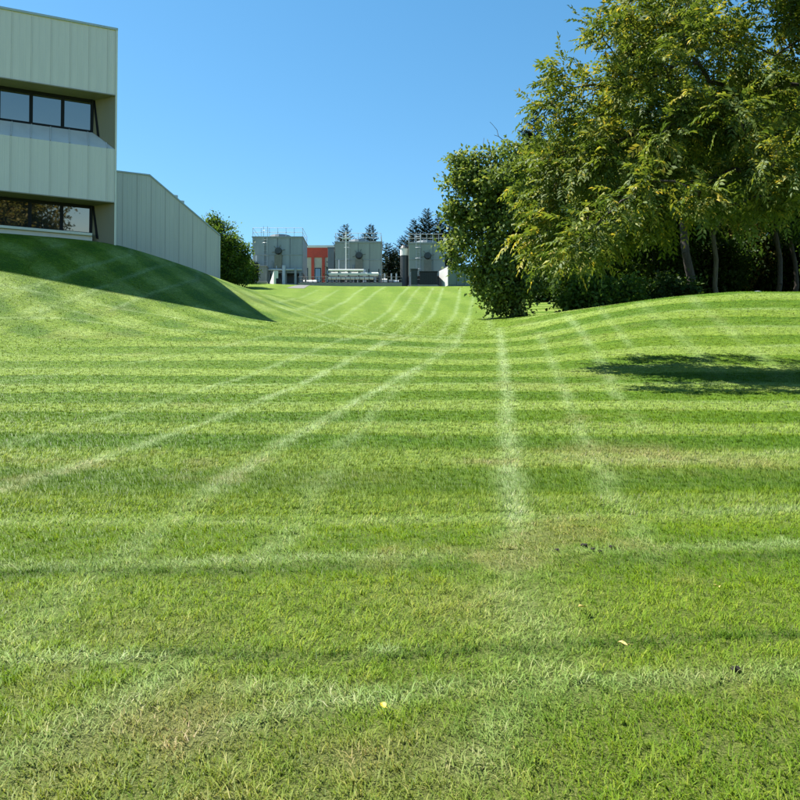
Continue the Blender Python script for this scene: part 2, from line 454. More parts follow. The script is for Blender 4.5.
def grass_colour(nt, near):
    """shared by the turf sheet and the blades: pass tones painted for light on leaning grass, tracks, dry patches"""
    a = N(nt, 'ShaderNodeAttribute', attribute_name='mow').outputs['Fac']
    t = N(nt, 'ShaderNodeAttribute', attribute_name='track').outputs['Fac']
    k = N(nt, 'ShaderNodeAttribute', attribute_name='darkline').outputs['Fac']
    d = N(nt, 'ShaderNodeAttribute', attribute_name='dry').outputs['Fac']
    f = mth(nt, 'MULTIPLY_ADD', a, .5, .5)
    if not near:
        pn = noise(nt, 7.5, 5, .75)
        f = mth(nt, 'ADD', f, mth(nt, 'MULTIPLY', mth(nt, 'SUBTRACT', pn, .5), 1.5))
        t = mth(nt, 'MULTIPLY', t, mth(nt, 'MULTIPLY_ADD', pn, 2.6, -.3))
    c = ramp(nt, f, [(0, (.060, .136, .0025)), (.5, (.114, .194, .006)), (1, (.192, .280, .048))])
    c = mixc(nt, mth(nt, 'MULTIPLY', t, .7), c, (.310, .410, .190))
    c = mixc(nt, mth(nt, 'MULTIPLY', k, .75), c, (.036, .092, .006))
    c = mixc(nt, mth(nt, 'MULTIPLY', d, .8), c, (.205, .185, .070))
    return c
m, nt = mat_new('mown_turf')
out = N(nt, 'ShaderNodeOutputMaterial'); p = N(nt, 'ShaderNodeBsdfPrincipled', _Roughness=.75)
p.inputs['Specular IOR Level'].default_value = .15
c = grass_colour(nt, False)
g1 = noise(nt, 26, 6, .7); g2 = noise(nt, 3.2, 5, .65); g3 = noise(nt, 90, 3, .7)
c = mixc(nt, 1.0, c, ramp(nt, g1, [(.30, (.50, .52, .42)), (.52, (1, 1, 1)), (.72, (1.42, 1.3, 1.5))]), 'MULTIPLY')
g5 = noise(nt, 12, 5, .75)
c = mixc(nt, 1.0, c, ramp(nt, g5, [(.33, (.60, .66, .5)), (.5, (1, 1, 1)), (.66, (1.35, 1.26, 1.5))]), 'MULTIPLY')
c = mixc(nt, 1.0, c, ramp(nt, g2, [(.30, (.80, .84, .8)), (.7, (1.18, 1.13, 1.15))]), 'MULTIPLY')
cd = N(nt, 'ShaderNodeTexCoord').outputs['Object']
mp = N(nt, 'ShaderNodeMapping'); mp.inputs['Scale'].default_value = (.8, 4.5, 2.0); mp.inputs['Rotation'].default_value = (0, 0, .08); nt.links.new(cd, mp.inputs[0])
g4 = noise(nt, 2.2, 6, .72, mp.outputs[0])
c = mixc(nt, 1.0, c, ramp(nt, g4, [(.30, (.66, .76, .6)), (.5, (1, 1, 1)), (.70, (1.36, 1.24, 1.5))]), 'MULTIPLY')
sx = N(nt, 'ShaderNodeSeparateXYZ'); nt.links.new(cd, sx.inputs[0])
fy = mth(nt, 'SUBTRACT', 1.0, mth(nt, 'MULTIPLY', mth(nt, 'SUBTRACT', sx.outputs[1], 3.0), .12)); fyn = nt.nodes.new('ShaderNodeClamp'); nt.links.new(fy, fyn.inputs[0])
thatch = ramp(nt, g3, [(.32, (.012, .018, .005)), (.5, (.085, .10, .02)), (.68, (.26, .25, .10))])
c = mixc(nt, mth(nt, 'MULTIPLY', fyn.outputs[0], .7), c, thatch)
nt.links.new(c, p.inputs['Base Color'])
b = N(nt, 'ShaderNodeBump', _Strength=.9, _Distance=.05); nt.links.new(mth(nt, 'ADD', g1, g5), b.inputs['Height']); nt.links.new(b.outputs[0], p.inputs['Normal'])
nt.links.new(p.outputs[0], out.inputs[0])
M['turf'] = m
me = np_mesh('ground', np.stack([GX, GY, GZ], -1).reshape(-1, 3), q, True, {'mow': ATT_m.ravel(), 'track': ATT_t.ravel(), 'darkline': ATT_k.ravel(), 'dry': ATT_d.ravel()})
tag(link('ground', me, M['turf']), 'rolling mown lawn rising to left and right of a shallow valley', kind='structure')

# ---- grass blades
m, nt = mat_new('grass_blade')
out = N(nt, 'ShaderNodeOutputMaterial'); p = N(nt, 'ShaderNodeBsdfPrincipled', _Roughness=.5)
p.inputs['Specular IOR Level'].default_value = .18
c = grass_colour(nt, True)
t = N(nt, 'ShaderNodeAttribute', attribute_name='tint').outputs['Fac']
c = mixc(nt, 1.0, c, ramp(nt, t, [(0, (.48, .60, .4)), (.4, (.95, .98, .9)), (.75, (1.35, 1.25, 1.5)), (1, (1.9, 1.4, 2.6))]), 'MULTIPLY')
nt.links.new(c, p.inputs['Base Color'])
ge = N(nt, 'ShaderNodeNewGeometry').outputs['Normal']
va = N(nt, 'ShaderNodeVectorMath', operation='MULTIPLY_ADD'); nt.links.new(ge, va.inputs[0]); va.inputs[1].default_value = (.45, .45, .45); va.inputs[2].default_value = (0, 0, .75)
vn = N(nt, 'ShaderNodeVectorMath', operation='NORMALIZE'); nt.links.new(va.outputs[0], vn.inputs[0]); nt.links.new(vn.outputs[0], p.inputs['Normal'])
tr = N(nt, 'ShaderNodeBsdfTranslucent'); nt.links.new(mixc(nt, 1.0, c, (1.2, 1.15, .8), 'MULTIPLY'), tr.inputs[0])
mx = N(nt, 'ShaderNodeMixShader', _Fac=.3); nt.links.new(p.outputs[0], mx.inputs[1]); nt.links.new(tr.outputs[0], mx.inputs[2])
nt.links.new(mx.outputs[0], out.inputs[0]); M['blade'] = m

def blades(name, n, y0, y1, power, quad, label):
    """n blades spread between forward distances y0..y1, density ~ Y**power"""
    r = np.random.default_rng(int(y0 * 1000))
    Yg = np.linspace(y0, y1, 2000); pdf = Yg**power * (1.06 * Yg + 2.6); cdf = np.cumsum(pdf); cdf /= cdf[-1]
    Y = np.interp(r.random(n), cdf, Yg); X = (r.random(n) - .5) * (1.06 * Y + 2.6)
    # tufts: pull part of the blades towards tuft centres
    tuft = .035 * np.maximum(1, Y / 5)
    X += (vnoise(X, Y, 9, 61) - .5) * tuft * 2; Y += (vnoise(X, Y, 9, 62) - .5) * tuft * 2
    keep = ~((Y > 37.5) & (X < -.228 * Y)) & (r.random(n) > smooth(Y, 27, 43)); X, Y = X[keep], Y[keep]; n = len(X)
    Z = ground(X, Y)
    a, t_, k_ = mow(X, Y); d = dead(X, Y)
    w = .0023 * np.maximum(1, Y / 5.2) * (.7 + .6 * r.random(n))
    pat = vnoise(X, Y, 8.5, 71); pat2 = vnoise(X, Y, 21, 72)
    L = (.036 + .034 * r.random(n)) * (.62 + .5 * pat + .28 * pat2) * (1 - .45 * smooth(Y, 9, 24)) * (1 - .3 * d) * (1 + .5 * t_)
    az = r.random(n) * 2 * math.pi
    lean = .35 + .5 * r.random(n)
    if y0 == 1.91: L *= .62; lean = .7 + 1.3 * r.random(n); w *= .85
    # laid over: along +x / -x by pass; tracks lie flatter
    dx = np.cos(az) * lean + np.sign(a) * .35 * np.minimum(1, np.abs(a) * 2); dy = np.sin(az) * lean + .25 * t_
    flat = 1 + .9 * t_
    D = np.stack([dx * flat, dy * flat, np.ones(n)], -1); D /= np.linalg.norm(D, axis=1)[:, None]
    sa = az + math.pi / 2 + r.normal(0, .5, n)
    S = np.stack([np.cos(sa), np.sin(sa), np.zeros(n)], -1) * w[:, None]
    B = np.stack([X, Y, Z - .006], -1)
    T = B + D * L[:, None]
    if quad:
        bend = np.stack([dx, dy, -np.abs(dx) * .5 - .25], -1) * (L * .38)[:, None]
        Mi = B + D * (L * .55)[:, None]; T = T + bend
        V = np.stack([B - S, B + S, Mi + S * .85, Mi - S * .85, T], 1).reshape(-1, 3); per = 5
        o = (np.arange(n) * 5)[:, None]
        Fc = np.concatenate([o + np.array([[0, 1, 2]]), o + np.array([[0, 2, 3]]), o + np.array([[3, 2, 4]])])
    else:
        V = np.stack([B - S, B + S, T], 1).reshape(-1, 3); per = 3
        Fc = (np.arange(n) * 3)[:, None] + np.array([[0, 1, 2]])
    tint = np.clip(.45 + (r.beta(2, 2.6, n) - .45) * np.clip(9 / Y, .45, 1) + ((pat - .5) * .42 + (pat2 - .5) * .4) * np.clip(12 / Y, .35, 1) + (r.random(n) < .06 + .3 * d) * .4, 0, 1)
    rep = lambda v: np.repeat(v, per)
    me = np_mesh(name, V, Fc, False, {'mow': rep(a), 'track': rep(t_), 'darkline': rep(k_), 'dry': rep(d), 'tint': rep(tint)})
    return tag(link(name, me, M['blade']), label, 'grass', kind='stuff')
blades('grass', 130000, 1.9, 7.5, -.9, True, 'upright mown grass blades in the foreground of the lawn')
blades('grass', 290000, 1.91, 8.5, -1.0, False, 'short matted undergrowth of cut grass in the foreground')
blades('grass', 700000, 7.0, 43, -1.3, False, 'mown grass blades further up the striped lawn')
# ------------------------------------------------------------------ office building on the left hill
DIRU = np.array([math.sin(R(66)), math.cos(R(66))])      # facade runs to the right and away
RZ = math.atan2(DIRU[1], DIRU[0])
NOUT = np.array([DIRU[1], -DIRU[0]])
def plane_u(px, base, o):
    """u on the facade plane (offset o outward) met by photo column px"""
    t = (px - 400) / F; c = math.cos(PITCH)              # columns: x = t*depth, close to x = t*Y here
    bx, by = base[0] + NOUT[0] * o, base[1] + NOUT[1] * o
    return (t * by - bx) / (DIRU[0] - t * DIRU[1])
BC = at(115.5, 243, 40)
z_roof = at(115.5, 28.5, 40)[2]; z_s1 = at(113, 95.5, 40)[2]; z_lip = at(112.5, 149.5, 40)[2]; z_s2 = at(112.5, 202.5, 40)[2]
W_ = 1.1
z_sill = at(92, 131.5, 40.4)[2]; z_w2 = at(90, 234, 40.4)[2]
z_base = BC[2] - 1.2
root = empty('office_building', (BC[0], BC[1], 0), RZ)
tag(root, 'pale grey-green metal clad office building with two ribbon window bands on the hill', 'building')
UL, DEP = -16.0, 18.0
u_w = plane_u(90.5, BC, -W_)                               # right end of the window bands
# local frame: x = u, y = -outward
b = MB(); b.box((UL, W_ + .12, z_base), (-.08, DEP, z_roof - .1)); b.build('wall_core', M['core'], root)
b = MB(); b.box((UL, W_ + .3, z_roof - .098), (-.1, DEP - .1, z_roof - .03)); b.build('roof', M['roofing'], root)
# spandrel backings
def spandrel(z0, z1):
    b = MB(); b.prism([(UL, .03, z0 + .02), (-.09, .03, z0 + .02), (-.09, W_ + .11, z0 + .02), (UL, W_ + .11, z0 + .02)], (0, 0, z1 - z0 - .04))
    return b.build('spandrel', M['core'], root)
PW = .87
edges = [0.0 - .07] + [-.47 - PW * i for i in range(19)]
edges = [e for e in edges if e > UL - .5]
def panel_mesh(name, w, corners):
    """standing-seam sheet: corners = (o,z) bottom and top of the sheet; width w; low ribs across"""
    (y0, z0), (y1, z1) = corners
    xs = [0, .018, .02, .05, .052, w * .36, w * .36 + .015, w * .36 + .035, w * .36 + .05, w * .68, w * .68 + .015, w * .68 + .035, w * .68 + .05, w - .004]
    hs = [0, 0, .026, .026, 0, 0, .007, .007, 0, 0, .007, .007, 0, 0]
    d = np.array([y1 - y0, z1 - z0]); d /= np.linalg.norm(d); nrm = np.array([-d[1], d[0]])    # towards the viewer (-y)
    b = MB()
    lo = [(x, y0 + nrm[0] * h, z0 + nrm[1] * h) for x, h in zip(xs, hs)]; hi = [(x, y1 + nrm[0] * h, z1 + nrm[1] * h) for x, h in zip(xs, hs)]
    for i in range(len(xs) - 1): b.poly([lo[i], lo[i+1], hi[i+1], hi[i]])
    return b.mesh(name)
def panels(parent, z0, z1, y0=0, y1=0):
    me1 = panel_mesh('panel', PW, ((y0, z0), (y1, z1))); me1.materials.append(M['panel'])
    for i, (a, c_) in enumerate(zip(edges[1:], edges[:-1])):
        me = me1
        if i == 0:
            me = panel_mesh('panel', c_ - a, ((y0, z0), (y1, z1))); me.materials.append(M['panel'])
        link('panel', me, None, parent, (a, 0, 0))
sp = spandrel(z_s1, z_roof - .15); panels(sp, z_s1, z_roof - .12)
sp2 = spandrel(z_s2, z_lip); panels(sp2, z_s2, z_lip)
b = MB(); b.box((UL, -.07, z_roof - .12), (.03, .35, z_roof)); b.build('coping', M['coping'], root, .015)
b = MB(); b.box((UL, -.055, z_s1 - .05), (-.075, .03, z_s1 - .002)); b.build('drip_edge', M['panel_shade'], root)
b = MB(); b.box((UL, -.055, z_s2 - .05), (-.075, .03, z_s2 - .002)); b.build('drip_edge', M['panel_shade'], root)
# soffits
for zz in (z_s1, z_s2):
    b = MB(); b.box((UL, .031, zz - .03), (-.085, W_ + .1, zz + .018)); b.build('soffit', M['panel_shade'], root)
# corner fin: edge of the side wall
b = MB(); b.box((-.068, -.05, z_base), (.02, DEP, z_roof - .121)); b.build('corner_fin', M['fin'], root)
# sloping sill under the upper windows, panel by panel
sb = MB(); sb.prism([(UL, .02, z_lip - .03), (UL, W_ + .1, z_lip - .03), (UL, W_ + .1, z_sill - .02)], (u_w - UL, 0, 0))
sill = sb.build('sloping_sill', M['core'], root)
nrm_ = np.array([z_sill - z_lip, W_]); nrm_ /= np.linalg.norm(nrm_)
for i, (a, c_) in enumerate(zip(edges[1:], edges[:-1])):
    b = MB()
    def pt(u, s, h=0): return (u, s * W_ - nrm_[0] * h, z_lip + s * (z_sill - z_lip) + nrm_[1] * h)
    def top(u): return min(1.0, max(0.02, (u - -.07) / (u_w - -.07)))      # mitre against the return
    xs = [a, a + .018, a + .022, a + .05, a + .054] + list(np.linspace(a + .06, c_ - .004, 5)); hs = [0, 0, .04, .04, 0, 0, 0, 0, 0, 0]
    for k in range(len(xs) - 1):
        b.poly([pt(xs[k], 0, hs[k]), pt(xs[k+1], 0, hs[k+1]), pt(xs[k+1], top(xs[k+1]), hs[k+1]), pt(xs[k], top(xs[k]), hs[k])])
    b.build('panel', M['panel'], sill)
# splayed returns at the right end of both bands
def ret(zt, zo, zi):
    b = MB(); b.prism([(u_w, W_, zt - .03), (-.07, 0.0, zt - .03), (-.07, 0.0, zo), (u_w, W_, zi)], (.04, .04, 0)); b.build('splayed_return', M['panel_shade'], root)
def jamb(zt, zb_in, zb_out):
    pt = lambda s_, z_: (u_w + (-.07 - u_w) * s_ - .008, W_ * (1 - s_) - .008, z_)
    zb = lambda s_: zb_in + (zb_out - zb_in) * s_ + .02
    MB().prism([pt(.01, zt - .05), pt(.08, zt - .05), pt(.30, zb(.30)), pt(.20, zb(.20))], (-.02, -.02, 0)).build('jamb_trim', M['frame'], root)
jamb(z_s1, z_sill, z_lip); jamb(z_s2, z_w2 - .15, z_w2 - .6)
ret(z_s1, z_lip, z_sill); ret(z_s2, z_base + .2, z_base + .2)
# lower sill ledge
b = MB(); b.box((UL, W_ - .45, z_w2 - .14), (u_w - .02, W_ + .1, z_w2 - .01)); b.build('window_ledge', M['fin'], root, .01)
b = MB(); b.box((UL, W_ - .3, z_base), (u_w - .01, W_ + .1, z_w2 - .142)); b.build('plinth', M['panel'], root)
# glass
m, nt = mat_new('window_glass'); out = N(nt, 'ShaderNodeOutputMaterial'); p = N(nt, 'ShaderNodeBsdfPrincipled', _Roughness=.015)
p.inputs['Base Color'].default_value = (.012, .018, .022, 1); p.inputs['Specular IOR Level'].default_value = 1.0; p.inputs['IOR'].default_value = 1.95
bb = N(nt, 'ShaderNodeBump', _Strength=.05, _Distance=.02); nt.links.new(noise(nt, 1.1, 2), bb.inputs['Height']); nt.links.new(bb.outputs[0], p.inputs['Normal'])
nt.links.new(p.outputs[0], out.inputs[0]); M['glass'] = m
pw = (plane_u(90, BC, -W_) - plane_u(27, BC, -W_)) / 2
TILT = math.tan(R(4.5))
for z0, z1 in ((z_sill, z_s1 - .03), (z_w2, z_s2 - .03)):
    h = z1 - z0; k = 0; ur = u_w
    y = lambda z: W_ + .07 - (z - z0) * TILT                 # panes lean out at the top
    while ur > UL + .5:
        ul = max(ur - pw, UL)
        wroot = empty('window', (0, 0, 0)); wroot.parent = root
        f = MB(); s = .085
        def bar(x0, x1, za, zb):
            f.prism([(x0, y(za) - .06, za), (x1, y(za) - .06, za), (x1, y(za) + .05, za), (x0, y(za) + .05, za)], (0, -(zb - za) * TILT, zb - za))
        bar(ul, ul + s, z0, z1); bar(ur - s - (.06 if k == 0 else 0), ur, z0, z1)
        bar(ul + s, ur - s, z0, z0 + s * 1.3); bar(ul + s, ur - s, z1 - s * 1.8, z1)
        f.build('frame', M['frame'], wroot)
        g = MB(); g.prism([(ul + s, y(z0 + s), z0 + s), (ur - s, y(z0 + s), z0 + s), (ur - s, y(z1 - s), z1 - s), (ul + s, y(z1 - s), z1 - s)], (0, .02, 0)); g.build('pane', M['glass'], wroot)
        ur = ul; k += 1

# ------------------------------------------------------------------ lower wing behind the corner, sloping roof line
WC = at(118, 250, 46.0)
wroot = empty('building_wing', (WC[0], WC[1], 0), RZ)
tag(wroot, 'low grey metal clad wing with sloping top beside the office building', 'building')
def wu(px): return plane_u(px, WC, 0)
u0, ub, u1 = wu(108), wu(148), wu(218.3)
Yb = WC[1] + ub * DIRU[1]; Ye = WC[1] + u1 * DIRU[1]
z_flat = at(148, 175.5, Yb)[2]; z_end = at(218, 235.5, Ye)[2]; zwb = at(218, 277, Ye)[2] - 1.2
def ztop(u): return z_flat if u < ub else z_flat + (z_end - z_flat) * (u - ub) / (u1 - ub)
uL = u0 - 2.0
b = MB(); b.prism([(uL, .06, zwb), (u1 - .03, .06, zwb), (u1 - .03, .06, z_end - .06), (ub, .06, z_flat - .06), (uL, .06, z_flat - .06)], (0, 11, 0)); b.build('wall_core', M['core'], wroot)
npan = 11; pwid = .80
for i in range(npan):
    c_ = u1 - i * pwid; a = c_ - pwid
    b = MB(); brk = [a + .004, a + .018, a + .022, a + .05, a + .054, a + .27, a + .28, a + .3, a + .31, a + .53, a + .54, a + .56, a + .57, c_]; hs = [0, 0, .026, .026, 0, 0, .007, .007, 0, 0, .007, .007, 0, 0]
    for k in range(len(brk) - 1):
        b.poly([(brk[k], -hs[k], zwb), (brk[k+1], -hs[k+1], zwb), (brk[k+1], -hs[k+1], ztop(brk[k+1])), (brk[k], -hs[k], ztop(brk[k]))])
    b.build('panel', M['panel'], wroot)
b = MB()
b.prism([(uL, -.06, z_flat - .02), (uL, -.06, z_flat + .06), (ub, -.06, z_flat + .06), (u1 + .05, -.06, z_end + .06), (u1 + .05, -.06, z_end - .03), (ub - .02, -.06, z_flat - .02)], (0, 11.2, 0)); b.build('roof_edge', M['coping'], wroot)
b = MB(); b.box((u1 - .02, -.05, zwb), (u1 + .06, .12, z_end - .03)); b.build('corner_trim', M['fin'], wroot)
# two small vents on the sloping edge
for px in (174.5, 181):
    u = wu(px); z = ztop(u)
    b = MB(); b.box((u - .16, .3, z - .1), (u + .16, .8, z + .28)); b.build('roof_vent', M['coping'], wroot, .03)

# ------------------------------------------------------------------ plant yard at the head of the valley
YP = 88.0
ZP = gz(0, 90)
def P(px, Y=YP): return (px - 400) / F * Y
def H(py, Y=YP): return at(400, py, Y)[2]
# paving
def sheet(name, pts, mat, dz=.03, n=8):
    """quad patch draped on the ground: pts 4 corners xy"""
    a, b_, c_, d_ = [np.array(p, float) for p in pts]; V = []; Fq = []
    for j in range(n + 1):
        for i in range(n + 1):
            u, v = i / n, j / n; p_ = (a*(1-u)+b_*u)*(1-v)+(d_*(1-u)+c_*u)*v
            V.append((p_[0], p_[1], gz(p_[0], p_[1]) + dz))
    for j in range(n):
        for i in range(n): k = j*(n+1)+i; Fq.append((k, k+1, k+n+2, k+n+1))
    me = bpy.data.meshes.new(name); me.from_pydata(V, [], Fq); me.update()
    return link(name, me, mat)
tag(sheet('yard_paving', [(-19, 86.5), (11, 86.5), (11, 104), (-19, 104)], M['concrete_grey'], .05, 24), 'grey concrete paving of the plant yard', kind='structure')
pa, pb_, pc_, pd_ = hit(286, 288.2), hit(304, 288.6), hit(320, 285.6), hit(296, 285.6)
tag(sheet('path', [pa[:2], pb_[:2], pc_[:2], pd_[:2]], M['asphalt'], .02, 10), 'short grey asphalt path entering the plant yard', kind='structure')

def cooling_tower(px0, px1, ytop, Y, casing, label, rail=True, ncol=4, pipes=True, open_frac=.3):
    x0, x1 = P(px0, Y), P(px1, Y); w = x1 - x0; zt = H(ytop, Y); h = zt - ZP; dp = 4.2
    t = tag(empty('cooling_tower', ((x0 + x1) / 2, Y, ZP)), label, 'cooling tower', 'cooling towers in the plant yard')
    hw = w / 2; zc = h * open_frac
    b = MB(); b.box((-hw - .15, -.15, 0), (hw + .15, dp + .15, .45)); b.build('basin', M['concrete_grey'], t, .02)
    for sx_ in (-hw + .12, -hw / 3, hw / 3, hw - .12):
        for sy_ in (.12, dp - .12):
            b = MB(); b.box((sx_ - .1, sy_ - .1, .45), (sx_ + .1, sy_ + .1, zc)); b.build('leg', M['galv'], t)
    b = MB(); b.box((-hw * .86, 1.0, .45), (hw * .86, dp - .5, zc)); b.build('fill_pack', M['steel_dark'], t)
    b = MB(); b.box((-hw + .03, .04, zc), (hw - .03, dp, h - .05)); cs = b.build('casing', M['galv_blue'], t)
    pwd = w / ncol; rows = 2; ph = (h - zc) / rows
    b = MB(); b.box((.03, -.03, .03), (pwd - .03, .03, ph - .03)); me = b.mesh('panel'); me.materials.append(casing)
    for i in range(ncol):
        for j in range(rows): link('panel', me, None, cs, (-hw + i * pwd, 0, zc + j * ph))
    me2 = MB().box((-.03, .03, .03), (.03, dp / 3 - .03, h - zc - .03)).mesh('panel'); me2.materials.append(casing)
    for i in range(3):
        for sx_ in (-hw, hw): link('panel', me2, None, cs, (sx_, i * dp / 3, zc))
    for zz in (zc + ph, h - .08, zc):
        b = MB(); b.box((-hw - .04, -.09, zz - .05), (hw + .04, -.031, zz + .05)); b.build('girt', M['galv'], t)
    # round drive housing on the front with a tapered hood under it
    zf = h * .72; b = MB(); b.tube((.1, -.45, zf), (.1, -.03, zf), .34, .42, 12); hb = b.build('fan_housing', M['steel_dark'], t)
    for a in np.arange(6) * math.pi / 3 + .2:
        b = MB(); b.tube((.1, -.4, zf), (.1 + .75 * math.cos(a), -.06, zf + .75 * math.sin(a)), .035, .025, n=5); b.build('strut', M['duct'], t)
    b = MB(); b.prism([(-.3, -.3, zf - .45), (.5, -.3, zf - .45), (.5, -.3, zc + .1), (-.3, -.3, zc + .1)], (0, .25, 0)); b.build('duct', M['duct'], t)
    # deck and fan stack
    b = MB(); b.box((-hw - .1, -.12, h - .049), (hw + .1, dp + .1, h + .05)); b.build('deck', M['galv'], t)
    b = MB(); b.tube((0, dp / 2, h + .05), (0, dp / 2, h + .55), 1.35, 1.2, 18, True); b.build('fan_stack', M['galv_blue'], t)
    if rail:
        for i in range(7):
            x = -hw + w * i / 6
            for yy in (0, dp):
                b = MB(); b.tube((x, yy, h + .05), (x, yy, h + 1.0), .028, n=5); b.build('rail_post', M['rail'], t)
        for zz in (.52, 1.0):
            for yy in (0, dp):
                b = MB(); b.tube((-hw, yy, h + zz), (hw, yy, h + zz), .026, n=5); b.build('guard_rail', M['rail'], t)
            for xx in (-hw, hw):
                b = MB(); b.tube((xx, 0, h + zz), (xx, dp, h + zz), .026, n=5); b.build('guard_rail', M['rail'], t)
    # caged ladder
    lx = -hw * .48
    for s_ in (-.22, .22):
        b = MB(); b.tube((lx + s_, -.22, .3), (lx + s_, -.22, h + 1.15), .03, n=5); b.build('ladder_stile', M['rail'], t)
    for k in range(int((h + .8) / .6)):
        b = MB(); b.tube((lx - .22, -.22, .5 + .6 * k), (lx + .22, -.22, .5 + .6 * k), .018, n=4); b.build('ladder_rung', M['rail'], t)
    for k in range(4):
        zz = 2.2 + k * (h - 1.6) / 3; b = MB()
        pts = [(lx + .36 * math.cos(a), -.22 - .36 * math.sin(a), zz) for a in np.linspace(0, math.pi, 7)]
        for a, c_ in zip(pts[:-1], pts[1:]): b.tube(a, c_, .022, n=4)
        b.build('ladder_hoop', M['rail'], t)
    if pipes:
        MB().tube((-hw, -.42, zc + .25), (hw, -.42, zc + .25), .12, n=8).build('header_pipe', M['rail'], t)
        for i, (xx, rr, mt) in enumerate(((-hw * .82, .07, 'rail'), (-hw * .2, .09, 'galv_blue'), (-hw * .02, .06, 'rail'))):
            MB().tube((xx, -.36, .1), (xx, -.36, h * (.62 - .1 * i)), rr, n=7).build('riser_pipe', M[mt], t)
        for i, (xx, rr, mt) in enumerate(((hw * .28, .2, 'rail'), (hw * .75, .14, 'galv'), (hw * .93, .1, 'galv_blue'))):
            b = MB(); b.tube((xx, -.55, .05), (xx, -.55, h * (.42 - .06 * i)), rr, n=10); b.tube((xx, -.55, h * (.42 - .06 * i) - rr), (xx, .3, h * (.42 - .06 * i) - rr), rr * .9, n=10); b.build('pipe', M[mt], t)
    return t
cooling_tower(252, 302, 237, 88, M['galv'], 'large grey cooling tower with roof guard rail left of the red building')
cooling_tower(335, 381, 242, 90, M['galv_green'], 'pale green-grey cooling tower with round dark fan housing right of the red building', True, 4, True, .27)
cooling_tower(409, 445, 243, 89, M['galv_green'], 'grey-green cooling tower half hidden behind the black cabinet and leafy tree', True, 3, False, .3)

# red building behind
def far_building():
    Y = 116; x0, x1 = P(284, Y), P(338, Y); zt = H(245.5, Y); z0 = gz(0, Y) - .1; t = tag(empty('red_building', ((x0 + x1) / 2, Y, z0)), 'flat roofed building with red top band between two cooling towers', 'building')
    hw = (x1 - x0) / 2; h = zt - z0
    b = MB(); b.box((-hw, 0, 0), (hw, 9, h - .35)); b.build('wall', M['concrete'], t)
    b = MB(); b.box((-hw - .06, -.12, h - 1.75), (hw + .06, -.003, h - .36)); b.build('red_fascia', M['redbrick'], t)
    b = MB(); b.box((-hw - .15, -.2, h - .35), (hw + .15, 9.2, h)); b.build('parapet', M['whitepaint'], t)
    for i, (xa, xb) in enumerate(((-1.4, -.5), (.5, 1.4), (2.2, 3.1), (-3.2, -2.3))):
        f = MB().box((xa, -.08, h - 5.4), (xb, -.003, h - 3.3)).build('window', M['frame'], t)
        MB().box((xa + .08, -.1, h - 5.3), (xb - .08, -.081, h - 3.4)).build('pane', M['glass'], f)
    for xa in (.0, 1.55):
        b = MB(); b.box((xa, -.15, h - 6.5), (xa + .42, -.002, h - 1.752)); b.build('red_pier', M['redbrick'], t)
far_building()
# blue grey cabinet between red building and second tower
def cabinet(name, px0, px1, py0, Y, dp, mat, label, cat, ribs=0, base=None, topmat=None, z0=None):
    x0, x1 = P(px0, Y), P(px1, Y); z0 = (gz((x0+x1)/2, Y) if z0 is None else z0); h = H(py0, Y) - z0; hw = (x1 - x0) / 2
    t = tag(empty(name, ((x0 + x1) / 2, Y, z0)), label, cat)
    b = MB(); b.box((-hw * 1.03, -.05, -.4), (hw * 1.03, dp + .05, .22)); b.build('plinth', M['concrete_grey'], t)
    b = MB(); b.box((-hw, 0, .22), (hw, dp, h - .06)); b.build('body', mat, t, .02)
    b = MB(); b.box((-hw - .06, -.08, h - .06), (hw + .06, dp + .06, h + .04)); b.build('lid', topmat or mat, t, .01)
    for i in range(ribs):
        x = -hw + (i + .5) * 2 * hw / ribs; b = MB(); b.box((x - .03, -.06, .3), (x + .03, -.003, h - .15)); b.build('rib', mat, t)
    return t, hw, h
cabinet('equipment_cabinet', 327.5, 334, 247.5, 92, 3, M['galv_blue'], 'narrow blue-grey cabinet standing left of the pale green-grey tower', 'cabinet', 3)
cabinet('pump_house', 242.5, 250, 259, 86.5, 2.2, M['concrete'], 'narrow pale cream block at the left end of the plant yard', 'pump house', 0)
cabinet('control_cabinet', 252, 256.5, 263, 86.8, .8, M['black'], 'slim black control cabinet beside the pale cream block', 'cabinet', 2)
cabinet('valve_box', 258, 266, 266, 86.6, 1.2, M['concrete_grey'], 'small grey box between black cabinet and slanted white wall', 'box', 2)
t, hw, h = cabinet('transformer', 420, 437.5, 271.5, 85.2, 1.6, M['black'], 'squat black transformer cabinet in front of the right cooling tower', 'transformer', 8)
cabinet('switch_cabinet', 411, 417.5, 269, 85.6, 1.2, M['steel_dark'], 'dark narrow switch cabinet left of the black transformer', 'cabinet', 2)
# pale enclosure: lit end and shaded sides put into separate colours
Y = 84.0
cx0, cx1, cx2 = P(441, Y), P(448.5, Y), P(486, Y + 3)
z0 = gz(P(448), Y) - .3; zt = H(265.5, Y)
t = tag(empty('equipment_container', (cx1, Y, z0)), 'pale equipment container with painted-in sunlit end and shaded sides beside the leafy tree', 'container')
h = zt - z0
L0 = np.array([cx0 - cx1, 2.6]); L2 = np.array([cx2 - cx1, 1.6])
o4 = [(0, 0), tuple(L2), tuple(L2 + L0), tuple(L0)]
MB().prism([(x, y, .35) for x, y in o4], (0, 0, h - .45)).build('body', M['container'], t)
MB().prism([(x * 1.01 - .02, y * 1.01 - .04, -.3) for x, y in o4], (0, 0, .649)).build('plinth', M['steel_dark'], t)
MB().prism([(x * 1.02 - .03, y * 1.02 - .06, h - .099) for x, y in o4], (0, 0, .12)).build('roof', M['steel_dark'], t)
e = np.array([-L0[1], L0[0]]); e = e / np.linalg.norm(e) * (1 if e[0] < 0 else -1)
q4 = [(0, 0), tuple(L0), tuple(L0 + e * .05), tuple(e * .05)]
